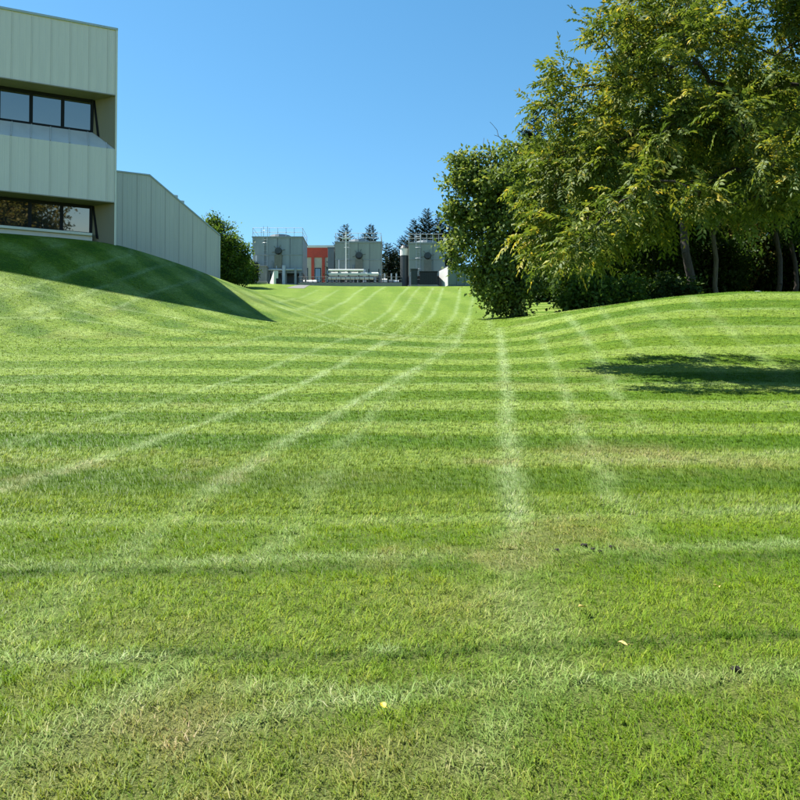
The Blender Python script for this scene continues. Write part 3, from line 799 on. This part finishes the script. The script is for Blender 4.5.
MB().prism([(x + e[0] * .003, y + e[1] * .003, .4) for x, y in q4], (0, 0, h - .52)).build('end_panel', M['lit_end'], t)
ed = np.array([L2[1], -L2[0]]); ed = ed / np.linalg.norm(ed) * (1 if ed[1] < 0 else -1)
for i in range(5):
    a = L2 * (i + .06) / 5; c_ = L2 * (i + .94) / 5
    MB().prism([(*(a + ed * .003), .5), (*(c_ + ed * .003), .5), (*(c_ + ed * .04), .5), (*(a + ed * .04), .5)], (0, 0, h - .7)).build('panel', M['container'], t)
# exhaust stack with white cap
Y = 91; t = tag(empty('exhaust_stack', (P(404.5, Y), Y, ZP)), 'dark exhaust stack with white cap left of the right cooling tower', 'stack')
MB().tube((0, 0, 0), (0, 0, H(256, Y) - ZP), .5, .48, 16).build('shaft', M['steel_dark'], t)
MB().tube((0, 0, H(256, Y) - ZP), (0, 0, H(249, Y) - ZP), .5, .5, 16).build('white_collar', M['whitepaint'], t)
MB().tube((0, 0, H(249, Y) - ZP), (0, 0, H(246, Y) - ZP), .55, .38, 16).build('cap', M['steel_dark'], t)
# pale slanted retaining wall; a black block stands in for its shadow
pw0 = hit(265, 287); 
t = tag(empty('retaining_wall', (P(265, 83.5), 83.5, gz(P(268, 83.5), 83.5) - .3)), 'short slanted white concrete wall catching the sun at the yard entrance', 'wall')
MB().prism([(.05, 2.6, 0), (.86, 0, 0), (.86, 0, 1.75), (.3, 1.8, 1.2), (.05, 2.6, 1.0)], (.45, .1, 0)).build('wing_wall', M['whitepaint'], t)
MB().box((.9, .05, 0), (1.5, 1.3, .95)).build('wall_shadow_block', M['black'], t)
t = tag(empty('low_wall', (P(247, 85), 85, gz(P(255, 85), 85) - .2)), 'low grey concrete kerb wall below the cream block', 'wall')
MB().box((0, 0, 0), (2.1, .3, .62)).build('wall', M['concrete_grey'], t, .02)
# long low pipe bridge with white pipes in front of second tower
t = tag(empty('pipe_rack', (P(329), 87.2, ZP)), 'white horizontal pipes on low stands before the pale green-grey tower', 'pipe rack')
wd = P(379) - P(329)
for i, (zz, rr) in enumerate(((1.35, .2), (.9, .14), (1.75, .11))):
    MB().tube((0, -.1 - .1 * i, zz), (wd * (1, .9, .7)[i], -.1 - .1 * i, zz), rr, n=10).build('pipe', M['whitepaint'], t)
for i in range(6): MB().box((wd * i / 5 - .06, -.25, 0), (wd * i / 5 + .06, .1, 1.9)).build('stand', M['steel_dark'], t)
# dark railing along the yard edge
t = tag(empty('railing', (P(300), 86.2, gz(P(350), 86.2))), 'long dark steel railing along the yard edge above the lawn', 'railing')
wd = P(402) - P(300)
MB().box((0, -.06, -.3), (wd, .2, .5)).build('kerb', M['concrete_grey'], t)
for i in range(23): MB().box((wd * i / 22 - .03, .03, .34), (wd * i / 22 + .03, .09, 1.15)).build('post', M['steel_dark'], t)
for zz in (.55, .85, 1.15): MB().tube((0, .06, zz), (wd, .06, zz), .035, n=5).build('rail', M['steel_dark'], t)
# tall thin white pole + white tank by the red building
t = tag(empty('lamp_pole', (P(346.5, 89), 89.2, ZP)), 'thin white pole rising above the pale green-grey tower', 'pole')
t.location.y = 87.9
hp = H(231, 87.9) - ZP
MB().tube((0, 0, 0), (0, 0, hp), .06, .05, 8).build('shaft', M['whitepaint'], t)
MB().box((-.45, -.05, hp - .9), (.45, .05, hp - .8)).build('cross_arm', M['whitepaint'], t)
t = tag(empty('storage_tank', (P(309, 94), 94, gz(P(309, 94), 94))), 'small white horizontal tank in front of the red building', 'tank')
MB().tube((-.9, 0, 1.5), (.9, 0, 1.5), .5, n=14).build('vessel', M['whitepaint'], t, .08)
for x in (-.6, .6): MB().box((x - .1, -.35, 0), (x + .1, .35, 1.15)).build('saddle', M['concrete_grey'], t)
t = tag(empty('pump_skid', (P(390, 87.5), 87.5, ZP)), 'cluttered pump skid with pale motors between two right towers', 'pump')
MB().box((-1.0, -.3, 0), (1.0, .8, .3)).build('base', M['steel_dark'], t)
for x, r_, mt in ((-.6, .3, 'whitepaint'), (.15, .26, 'galv_blue'), (.7, .22, 'rail')):
    MB().tube((x - .28, .2, .3 + r_ + .05), (x + .28, .2, .3 + r_ + .05), r_, n=12).build('motor', M[mt], t)
    MB().tube((x, .5, .3), (x, .5, 1.6), .08, n=8).build('riser', M['rail'], t)

# ------------------------------------------------------------------ trees
def frustums(E, n=6):
    """E rows: p0(3) p1(3) r0 r1 -> quads"""
    E = np.asarray(E); p0, p1, r0, r1 = E[:, :3], E[:, 3:6], E[:, 6], E[:, 7]
    d = p1 - p0; d /= np.maximum(np.linalg.norm(d, axis=1), 1e-6)[:, None]
    ref = np.where(np.abs(d[:, 2:3]) < .9, np.array([[0, 0, 1.]]), np.array([[1., 0, 0]]))
    a = np.cross(d, ref); a /= np.linalg.norm(a, axis=1)[:, None]; c_ = np.cross(d, a)
    th = np.arange(n) * 2 * math.pi / n
    ring = a[:, None] * np.cos(th)[None, :, None] + c_[:, None] * np.sin(th)[None, :, None]
    V = np.concatenate([p0[:, None] + ring * r0[:, None, None], (p1 + d * r1[:, None] * .3)[:, None] + ring * r1[:, None, None]], 1).reshape(-1, 3)
    k = np.arange(n); j = (k + 1) % n
    q_ = np.stack([k, j, n + j, n + k], -1)
    return V, (np.arange(len(E)) * 2 * n)[:, None, None] + q_[None]
def leaves(C, A, Nn, L, Wd, fold=.25):
    """leaf blades: base C, axis A (unit), rough normal Nn, length L, width Wd"""
    S = np.cross(A, Nn); S /= np.maximum(np.linalg.norm(S, axis=1), 1e-6)[:, None]
    Nn = np.cross(S, A)
    mid = C + A * (L * .45)[:, None]
    V = np.stack([C, mid - S * (Wd / 2)[:, None] + Nn * (Wd * fold)[:, None], C + A * L[:, None] - Nn * (L * .1)[:, None], mid + S * (Wd / 2)[:, None] + Nn * (Wd * fold)[:, None]], 1)
    return V.reshape(-1, 3)
def unit(v): return v / np.maximum(np.linalg.norm(v, axis=-1, keepdims=True), 1e-9)

def skeleton(r, base, top, tr, tips, wig=.06, sag=.12, twig=.012, nsub=3):
    base, top = np.array(base, float), np.array(top, float)
    nt_ = 9; Pn = [base + (top - base) * k / (nt_ - 1) + (r.normal(0, wig, 3) * (1, 1, 0) * np.linalg.norm(top - base) * .3 if 0 < k < nt_ - 1 else 0) for k in range(nt_)]
    par = [-1] + list(range(nt_ - 1)); plen = [0.] * nt_
    tr_arr = np.array(Pn)
    dist = np.min(np.linalg.norm(tips[:, None] - tr_arr[None], axis=2), axis=1)
    tipnode = []
    for i in np.argsort(dist):
        t_ = tips[i]; A = np.array(Pn); dd = np.linalg.norm(A - t_, axis=1)
        cost = dd + .28 * np.array(plen) + np.where(A[:, 2] > t_[2] + .3, (A[:, 2] - t_[2]) * .5, 0) + np.where(np.arange(len(A)) < 3, 2.5, 0)
        j = int(np.argmin(cost)); p0 = A[j]; L = dd[j]; prev = j
        ns = max(2, min(5, int(L / .6) + 1))
        for k in range(1, ns + 1):
            f = k / ns; p_ = p0 + (t_ - p0) * f + np.array([0, 0, L * sag * math.sin(math.pi * f)]) + (r.normal(0, .05 * L / ns, 3) if k < ns else 0)
            Pn.append(p_); par.append(prev); plen.append(plen[prev] + L / ns); prev = len(Pn) - 1
        tipnode.append(prev)
    Pn = np.array(Pn); cnt = np.zeros(len(Pn)); cnt[tipnode] = 1
    for i in range(len(Pn) - 1, 0, -1): cnt[par[i]] += cnt[i]
    cnt = np.maximum(cnt, 1)
    rad = np.maximum(twig * cnt ** .5, twig); rad = np.minimum(rad, tr)
    for k in range(nt_): rad[k] = max(rad[k], tr * (1 - .75 * k / (nt_ - 1)))
    rad[0] *= 1.35
    E = [(*Pn[par[i]], *Pn[i], rad[par[i]] if par[i] < nt_ and i < nt_ else min(rad[par[i]], rad[i] * 1.35), rad[i]) for i in range(1, len(Pn))]
    return Pn, par, np.array(tipnode), np.array(E), nt_

def sample_blobs(r, blobs, n, inner=.35):
    B = np.array(blobs, float); vol = (B[:, 3] * B[:, 4] * B[:, 5]) ** .75; k = r.choice(len(B), n, p=vol / vol.sum())
    d = unit(r.normal(size=(n, 3))); s = (inner ** 3 + (1 - inner ** 3) * r.random(n)) ** (1 / 3)
    return B[k, :3] + d * s[:, None] * B[k, 3:6]

def tree(name, base, top, tr, blobs, ntip, kind, leafmat, barkmat, label, group, seed, per=14, size=1.0, cat='tree', droop=.3, spread=.5, extra=None, yellow=None, twig=.012):
    """trunk + limbs + leaf-sized faces; blobs in world coords"""
    r = np.random.default_rng(seed); base = np.array(base, float)
    tips = sample_blobs(r, blobs, ntip)
    if extra is not None: tips = np.concatenate([tips, extra])
    g = ground(tips[:, 0], tips[:, 1]); tips[:, 2] = np.maximum(tips[:, 2], g + .25)
    Pn, par, tn, E, nt_ = skeleton(r, base, top, tr, tips, twig=twig)
    root = tag(empty(name, base), label, cat, group)
    Etr = E[:nt_ - 1]; Ebr = E[nt_ - 1:]
    V, q_ = frustums(Etr, 10); me = np_mesh('trunk', V - base, q_.reshape(-1, 4), True); link('trunk', me, barkmat, root)
    lid = np.full(len(Pn), -1)
    for i in range(nt_, len(Pn)): lid[i] = i if par[i] < nt_ else lid[par[i]]
    for L_ in np.unique(lid[nt_:]):
        V, q_ = frustums(Ebr[lid[nt_:] == L_], 5); link('limb', np_mesh('limb', V - base, q_.reshape(-1, 4), True), barkmat, root)
    # sprays on the tips and on the last nodes before them
    src = [Pn[tn]]; cen = np.mean(np.array(blobs)[:, :3], 0)
    p1 = np.array(par)[tn]; src.append((Pn[tn] + Pn[p1]) / 2); 
    pts = np.concatenate([np.repeat(src[0], per, 0), np.repeat(src[1], max(1, per // 2), 0)])
    n = len(pts)
    outd = unit(pts - cen) * .5 + r.normal(size=(n, 3)) * .6 + np.array([0, 0, .05]); outd = unit(outd)
    pts = pts + r.normal(size=(n, 3)) * spread * .45 + outd * spread * .3
    if kind == 'compound':
        nl = 11; Ls = (.34 + .2 * r.random(n)) * size
        side = unit(np.cross(outd, np.array([0, 0, 1.]) + r.normal(size=(n, 3)) * .35)); up = np.cross(side, outd)
        C, A, NN, LL = [], [], [], []
        for k in range(nl):
            f = (k // 2 + 1) / ((nl + 1) / 2); s_ = (1 if k % 2 else -1) if k < nl - 1 else 0
            pos = pts + outd * (Ls * f)[:, None]; pos[:, 2] -= droop * Ls * f * f
            a = unit(outd * (.55 if s_ else 1.) + side * s_ * .8 + r.normal(size=(n, 3)) * .16 + np.array([0, 0, -.35]))
            C.append(pos); A.append(a); NN.append(up + r.normal(size=(n, 3)) * .25); LL.append(Ls * (.27 + .1 * math.sin(math.pi * f)) * (.8 + .4 * r.random(n)))
        C, A, NN, LL = map(np.concatenate, (C, A, NN, LL)); Wd = LL * .36
        base_t = np.tile(np.clip(r.beta(2, 3, n) , 0, 1), nl)
        P0 = np.tile(pts, (nl, 1))
    else:
        nl = 5
        C = np.repeat(pts, nl, 0) + r.normal(size=(n * nl, 3)) * .14 * size; A = unit(np.repeat(outd, nl, 0) + r.normal(size=(n * nl, 3)) * .8 + np.array([0, 0, -.2]))
        NN = r.normal(size=(n * nl, 3)) * .7 + np.array([0, 0, 1.]); LL = (.11 + .07 * r.random(n * nl)) * size; Wd = LL * .62
        base_t = np.repeat(r.beta(2, 3, n), nl); P0 = np.repeat(pts, nl, 0)
    clump = np.sin(P0[:, 0] * 1.9 + seed) * np.sin(P0[:, 1] * 2.3) * np.sin(P0[:, 2] * 2.1 + 1)
    tint = np.clip(base_t + .16 * clump + r.normal(0, .1, len(C)), 0, 1)
    if yellow is not None:
        tint = np.where(r.random(len(C)) < yellow, np.clip(tint + .4, 0, 1), tint)
    V = leaves(C, A, NN, LL, Wd); nq = len(C)
    me = np_mesh('crown', V - base, (np.arange(nq) * 4)[:, None] + np.arange(4)[None], False, {'tint': np.repeat(tint, 4)})
    link('crown', me, leafmat, root)['kind'] = 'stuff'
    return root

def blob(px, py, Y, rx, ry=None, rz=None):
    """crown lobe centred on a pixel at forward distance Y; radii in metres"""
    c_ = at(px, py, Y); return (*c_, rx, ry or rx, rz or rx)

# near walnut: trunk just out of frame to the right, long low limbs over the lawn
A0 = (12.2, 22.0); bA = (A0[0], A0[1], gz(*A0) - .15)
exA = np.array([at(px, py, Y) for px, py, Y in ((566,228,21.2),(600,250,20.4),(590,232,21.5),(615,235,20.5),(640,218,20),(655,212,19.5),(700,205,19),(770,195,18.5),(790,190,18),(740,205,18.8),(560,75,20.5),(548,110,21),(600,28,20),(622,8,20),(545,160,21.5),(700,192,18.3))])
exA = np.concatenate([exA, np.array([hit(px, py) + SUN / SUN[2] * (3.0 + (px - 640) / 160 * 2.0) for px, py in ((652,361),(668,359),(690,361),(720,362),(745,359),(662,388),(680,389),(705,390),(735,391),(765,389),(795,391),(715,376),(745,374),(775,372),(798,364),(690,383),(780,381))])])
tree('walnut_tree', bA, (12.0, 22, bA[2] + 9.5), .27,
     [blob(800,80,20,3.6,2.6,3.0), blob(690,40,20.5,1.9,1.9,1.6), blob(720,135,20,2.3,2.2,1.5), blob(640,120,21,1.7,1.5,1.4), blob(600,185,21,1.45,1.5,1.2), blob(585,110,21.5,1.0,1.0,.7), blob(562,118,21.5,.55,.6,.5), blob(560,165,21.3,.7,.8,.7), blob(548,215,21,.6,.7,.7), blob(545,240,22,.65,.8,.5), blob(537,195,22,.6,.7,.8), blob(600,235,21.5,.8,.8,.5), blob(612,60,21,.8,.8,.9), blob(760,178,19,1.5,1.8,.7), blob(640,200,20.5,1.2,1.2,.6),
      blob(640,20,21,1.0,1.2,.9), blob(850,-120,20,4,3,3), blob(950,100,21,3.5,3,3.5), blob(700,-60,20.5,2.2,2,1.5)],
     320, 'compound', M['walnut'], M['bark'], 'big yellow-green compound-leaved tree overhanging the lawn from the right edge', 'broadleaved trees on the right', 11, per=23, size=1.06, extra=exA, yellow=.08, spread=.42)
# second walnut behind the mound
bB = hit(640, 301.2); bB = np.array([at(690, 300, 40)[0], 40, 0]); bB[2] = gz(bB[0], bB[1]) - .1
tree('walnut_tree', bB, (bB[0] - .6, 40, bB[2] + 9), .26,
     [blob(600,150,39,2.6,2.4,2.6), blob(575,215,38.5,2.1,2,1.9), blob(680,120,40,3,2.6,3), blob(740,180,40,3,2.4,2.4), blob(570,260,38,1.2,1.4,.8), blob(800,120,41,3.2,2.6,3.5), blob(680,30,40,2.5,2.5,2.5)],
     250, 'compound', M['walnut'], M['bark'], 'yellow-green leafy tree just behind the right mound with boughs hanging low', 'broadleaved trees on the right', 23, per=17, size=1.45, yellow=.08, spread=.62)
# shrubby tree at the valley edge
bS = at(514, 321, 39.0); bS[2] = gz(bS[0], 39) - .1
tree('shrubby_tree', bS, (bS[0] + .1, 39.2, bS[2] + 7.8), .2,
     [blob(500,192,39,1.8,1.8,1.5), blob(480,205,39,1.5,1.5,1.6), blob(515,230,39,1.7,1.7,2.0), blob(475,240,39,.9,1.2,1.1), blob(512,285,39,1.5,1.5,1.5), blob(530,190,40,1.4,1.5,1.8), blob(498,265,39,1.2,1.2,1.3), blob(462,180,39,.7,.8,.6)],
     210, 'simple', M['bushleaf'], M['bark'], 'dense shrubby tree leafy to the ground at the valley edge', 'broadleaved trees on the right', 31, per=20, size=1.5, spread=.4, extra=np.array([at(a, b_, 39) for a, b_ in ((455,164),(450,185),(452,215),(462,162),(474,160),(488,158),(505,152),(520,150),(450,246),(455,262),(535,150),(478,282),(472,270))]))
# bare dead twigs standing out of its top: a small dead tree
bD = np.array([at(499, 300, 42.6)[0], 42.6, 0]); bD[2] = gz(bD[0], bD[1]) - .1
r = np.random.default_rng(5); tipD = np.array([at(px, py, 42.6) for px, py in ((490,122),(484,138),(497,130),(503,140),(494,135),(479,150),(508,152),(488,150))])
Pn, par, tn, E, nt_ = skeleton(r, bD, at(497, 160, 42.6), .09, tipD, twig=.011)
t = tag(empty('dead_tree', bD), 'bare grey dead twigs poking up above the shrubby tree', 'tree', 'broadleaved trees on the right')
V, q_ = frustums(E[:nt_-1], 8); link('trunk', np_mesh('trunk', V - bD, q_.reshape(-1, 4), True), M['bark_grey'], t)
for e_ in E[nt_-1:]:
    V, q_ = frustums(e_[None], 5); link('twig', np_mesh('twig', V - bD, q_.reshape(-1, 4), True), M['bark_grey'], t)

# wood behind the mound
def wood(px, Y, h, trk, lobes, label, mat, seed, ntip=170, brk='bark', per=14, size=1.7, yellow=None):
    x = at(px, 300, Y)[0]; z = gz(x, Y) - .1
    L = [(x + a, Y + b_, z + c_, d_, d_, e_) for a, b_, c_, d_, e_ in lobes]
    return tree('broadleaf_tree', (x, Y, z), (x + .3, Y, z + h), trk, L, ntip, 'simple', mat, M[brk], label, 'broadleaved trees on the right', seed, per=per, size=size, spread=.9, yellow=yellow)
wood(590, 47, 9, .22, [(-.5,0,3,2.2,2.4),(1,0,5,2.6,2.6),(0,0,8,2.4,2.4),(-1.4,0,1.6,1.5,1.3)], 'dark leafy tree left of the wood behind the mound', M['darkleaf'], 41)
wood(655, 50, 11, .26, [(0,0,3.2,2.6,2.2),(1.5,0,6.5,3,2.8),(-1,0,9,3,2.8),(0,0,1.5,1.8,1.0)], 'dark dense tree filling the middle of the wood behind the mound', M['darkleaf'], 42, 200)
wood(719, 46, 12, .13, [(0,0,8.5,2.8,2.6),(1,0,11,3,2.5),(-1.5,.5,6.4,1.8,1.2)], 'tree with slim greyish trunk standing in the wood', M['darkleaf'], 43, 170, 'bark_grey')
wood(774, 45, 12, .13, [(0,0,8.5,3,2.6),(1,0,11,3,2.5),(1.8,.5,5.6,1.6,1.2)], 'tree with dark trunk right of the grey-trunked one', M['darkleaf'], 44, 170)
wood(792, 47, 11, .13, [(1,0,8,3,2.6),(2,0,11,3,2.5)], 'brown-trunked tree at the right edge of the picture', M['midleaf'], 45, 150)
wood(740, 56, 8, .2, [(0,0,3,2.3,2.4),(-1.5,0,5,2.3,2.2),(1,0,6.5,2.3,2.2)], 'lighter brownish-green tree deeper inside the wood', M['browntree'], 46, 150)
wood(690, 58, 12, .25, [(0,0,3,3,2.8),(-1.5,0,7,3.2,3),(1.5,0,10,3,3)], 'dark tree at the back of the wood behind the slim grey trunk', M['darkleaf'], 47, 200)
wood(840, 52, 12, .28, [(0,0,3,3.0,2.6),(-1.5,0,7,3.2,3),(1.5,0,10,3,3)], 'dark tree closing the wood beyond the right edge', M['darkleaf'], 48, 180)
wood(620, 62, 12, .25, [(0,0,3,3,2.8),(-1.5,0,7,3.2,3),(1.5,0,10,3,3)], 'tall dark tree at the back left of the wood', M['darkleaf'], 49, 180)
wood(790, 64, 11, .25, [(-1,0,2.5,2.5,2),(1.5,0,5,3,2.8),(-1.5,0,8,3.2,3)], 'mid green tree far back at the right of the wood', M['midleaf'], 50, 170)
for i, (px, Y, lab) in enumerate(((560,56,'dark low tree at the far left of the wood'),(610,54,'dark low tree behind the low broad-leaved shrub'),(650,56,'dark low tree behind the middle undergrowth'),(700,53,'dark low tree just left of the slim grey trunk'),(735,60,'dark low tree just right of the slim grey trunk'),(765,57,'dark low tree behind the dark trunk'),(800,56,'dark low tree at the right picture edge'),(830,60,'dark low tree beyond the right picture edge'))):
    wood(px, Y, 3.6, .12, [(0,0,1.4,2.4,1.6),(-1.2,.3,2.6,2.0,1.4),(1.3,-.3,2.4,2.0,1.4)], lab, M['darkleaf'], 300 + i, 90, 'bark', 16, 2.0)
# broad-leaved shrubs along the foot of the wood
for i, (px, Y, w, h, lab) in enumerate(((592,37.5,1.1,1.3,'low broad-leaved shrub at the mound crest beside the shrubby tree'),(622,38,1.0,1.0,'small shrub right of the low broad-leaved one at the crest'),(665,40,1.5,1.2,'dark undergrowth shrub below the middle of the wood'))):
    x = at(px, 300, Y)[0]; z = gz(x, Y) - .05
    zc = max(z + h * .6, at(px, 296 if i < 2 else 292, Y)[2])
    tree('shrub', (x, Y, z), (x, Y, zc), .05, [(x, Y, zc - .3, w, w * .8, h * .8), (x - w * .5, Y, z + h * .4, w * .7, w * .7, h * .5)], 60, 'simple', M['midleaf'] if i < 2 else M['darkleaf'], M['bark'], lab, 'shrubs at the foot of the wood', 60 + i, per=14, size=1.5, cat='shrub', spread=.35)
# tree left, beyond the wing
x = at(228, 260, 72)[0]; z = gz(x, 72)
tree('broadleaf_tree', (x, 72, z - .1), (x, 72, z + 4.5), .2, [blob(226,238,72,1.3,1.3,1.5), blob(222,255,72,1.7,1.5,1.6), blob(236,250,72,1.1,1.2,1.5), blob(228,270,72,1.8,1.6,1.2), blob(241,262,73,.8,.9,1.4), blob(213,230,72,.8,.8,1.0), blob(214,262,72,1.3,1.3,2), blob(236,277,72,1.2,1.2,.7), blob(222,279,72,1.4,1.2,.6)],
     170, 'simple', M['midleaf'], M['bark'], 'small bushy green tree beyond the end of the metal wing', None, 71, per=15, size=1.35, spread=.5)

for px, Y, w, h, lab in ((238,79,1.6,2.6,'dark bush between the small left tree and the plant yard'),(228,82,1.8,2.4,'dark bush behind the trunk of the small left tree')):
    x = P(px, Y); z = gz(x, Y)
    tree('bush', (x, Y, z - .1), (x, Y, z + h * .7), .06, [(x, Y, z + h * .4, w, w, h * .5), (x - w * .4, Y, z + h * .7, w * .7, w * .7, h * .4)], 70, 'simple', M['darkleaf'], M['bark'], lab, None, 90 + px, per=14, size=1.6, cat='bush', spread=.4)
def conifer(px, ytop, Y, wid, label, seed, z0=None):
    r = np.random.default_rng(seed); x = P(px, Y); z0 = gz(x, min(Y, 400)) - .1; zt = H(ytop, Y); h = zt - z0
    base = np.array([x, Y, z0]); t = tag(empty('spruce_tree', base), label, 'tree', 'spruces behind the plant')
    b = MB(); b.tube((0, 0, 0), (0, 0, h * .97), .02 * h, .012, 8); b.build('trunk', M['bark'], t)
    C, A, NN, LL = [], [], [], []; zz = h * .08; a = 0
    while zz < h * .99:
        f = 1 - zz / h; L_ = (wid * f ** .75 * .95 + .1) * (.6 + .6 * r.random()); a += 2.4 + r.normal(0, .3)
        d = np.array([math.cos(a), math.sin(a), -.35 + .75 * (1 - f)]); ns = max(3, int(L_ / .13))
        for s_ in range(ns):
            g = (s_ + .6) / ns; pos = np.array([0, 0, zz]) + d * L_ * g + np.array([0, 0, .22 * L_ * g * g])
            for sd_ in (-1, -.4, .4, 1):
                ax = d * .9 + sd_ * .9 * np.array([-d[1], d[0], 0]) + r.normal(0, .25, 3) + np.array([0, 0, -.25])
                C.append(pos); A.append(ax); NN.append(np.array([0, 0, 1]) + r.normal(0, .6, 3)); LL.append((.2 + .35 * (1 - g) * L_ * .7 + .12 * f) * (.6 + .7 * r.random()))
        zz += .055 + .05 * f
    C, A, NN, LL = np.array(C), unit(np.array(A)), np.array(NN), np.array(LL)
    V = leaves(C, A, NN, LL, np.minimum(LL * .34, .16), .1); n = len(C)
    link('crown', np_mesh('crown', V, (np.arange(n) * 4)[:, None] + np.arange(4)[None], False, {'tint': np.repeat(np.clip(r.beta(2, 3, n), 0, 1), 4)}), M['needle'], t)['kind'] = 'stuff'
for i, (px, yt, Y, w, lab) in enumerate(((345,224,112,4.6,'dark spruce peeping over the left part of the green-grey tower'),(371,224,114,4.6,'dark spruce above the right part of the green-grey tower'),(364,233,118,4,'shorter spruce between the two above the green-grey tower'),
        (388,243,108,4,'low dark spruce right of the green-grey tower'),(403,236,110,4.4,'dark spruce behind the exhaust stack'),(414,219,112,4.6,'slim spruce left of the tallest one above the right tower'),(427,208,114,5,'tallest spruce of the clump above the right cooling tower'),(440,213,112,5,'spruce right of the tallest one, next to the leafy tree'),
        (452,212,116,5.2,'spruce partly hidden by the left side of the shrubby tree'),(395,247,120,4.5,'distant low spruce filling the gap behind the exhaust stack'),(434,235,106,5,'low spruce in front of the clump at the right tower'),(248,256,104,3.4,'low dark spruce left of the large grey tower'),(536,110,62,4.6,'spruce top rising above the shrubby tree against the sky'))):
    conifer(px, yt, Y, w, lab, 100 + i)

# trees behind the camera, seen mirrored in the lower windows
for i, (x, y, h, lab) in enumerate(((8.2, -30, 25, 'tall tree behind the viewpoint mirrored in the left lower window'), (12.8, -33, 25, 'tall tree behind the viewpoint mirrored in the middle lower window'))):
    z = gz(x, y)
    tree('broadleaf_tree', (x, y, z - .1), (x, y, z + h * .8), .4, [(x, y, z + h * .55, 4.6, 4.6, 5), (x + 1.5, y, z + h * .8, 3.6, 3.6, 4), (x - 2, y, z + h * .75, 3, 3, 3.5), (x, y, z + h * .32, 4, 4, 3)], 260, 'simple', M['browntree'], M['bark'], lab, 'trees behind the viewpoint', 80 + i, per=7, size=3.2, spread=1.2)

# ------------------------------------------------------------------ small things on the lawn
def fallen_leaf(px, py, size, mat, rot, label):
    h = hit(px, py); t = tag(empty('fallen_leaf', (h[0], h[1], gz(h[0], h[1]) + .056), rot), label, 'leaf', 'fallen leaves on the lawn')
    s = size; L = [(0, -.5), (.16, -.36), (.34, -.1), (.30, .14), (.16, .36), (.02, .55), (-.12, .34), (-.28, .12), (-.33, -.12), (-.15, -.38)]
    b = MB(); top = [(x * s, y * s, (abs(x) * .5 + .12 * math.sin(y * 5)) * s) for x, y in L]; c_ = (0, 0, .0)
    for i in range(len(top)): b.poly([c_, top[i], top[(i + 1) % len(top)]])
    b.build('blade', mat, t)
    MB().tube((0, -.5 * s, .08 * s), (.1 * s, -1.0 * s, .02 * s), .02 * s, .014 * s, 5).build('stem', mat, t)
fallen_leaf(383, 719, .04, M['yellowleaf'], .4, 'bright yellow fallen leaf, the nearest one to the viewer')
fallen_leaf(583, 617, .06, M['paleleaf'], 2.0, 'yellowish fallen leaf on the lawn between two others, leftmost of the far three')
fallen_leaf(623, 655, .05, M['paleleaf'], 1.0, 'pale tan fallen leaf on the dark grass line right of centre')
fallen_leaf(718, 596, .06, M['paleleaf'], 3.1, 'pale fallen leaf farthest away and farthest right on the lawn')
def clod(px, py, s, seed, label):
    r = np.random.default_rng(seed); h = hit(px, py); import bmesh
    bm = bmesh.new(); bmesh.ops.create_icosphere(bm, subdivisions=2, radius=1)
    for v in bm.verts: v.co *= .7 + .6 * r.random(); v.co.z *= .55
    for v in bm.verts: v.co *= s
    me = bpy.data.meshes.new('soil_clod'); bm.to_mesh(me); bm.free()
    o = link('soil_clod', me, M['soil'], None, (h[0], h[1], gz(h[0], h[1]) + s * .2 + .012)); tag(o, label, 'clod', 'dark soil clods on the lawn')
lab = ['largest dark clod of soil in the small cluster on the pale grass line', 'dark clod of soil just right of the largest in the cluster', 'smallest dark clod of soil, in the middle of the cluster', 'dark clod of soil at the right end of the cluster', 'dark clod of soil lying apart at the left of the cluster']
for i, (px, py, s) in enumerate(((584,547.5,.026),(593,551,.018),(600,553,.016),(612,549,.022),(557,552,.018))): clod(px, py, s, 200 + i, lab[i])
clod(736, 672, .022, 210, 'single small dark clod of soil at lower right of the lawn')
# pale boulder behind the mound
h = at(757, 289.5, 35.2); import bmesh
bm = bmesh.new(); bmesh.ops.create_icosphere(bm, subdivisions=3, radius=1); r = np.random.default_rng(3)
for v in bm.verts: v.co.x *= .38; v.co.y *= .3; v.co.z *= .25; v.co *= .92 + .16 * r.random()
me = bpy.data.meshes.new('boulder'); bm.to_mesh(me); bm.free()
gzb = gz(h[0], 35.2)
tag(link('boulder', me, M['stone'], None, (h[0], 35.2, gzb + .15)), 'pale boulder just showing over the crest of the right mound', 'boulder')
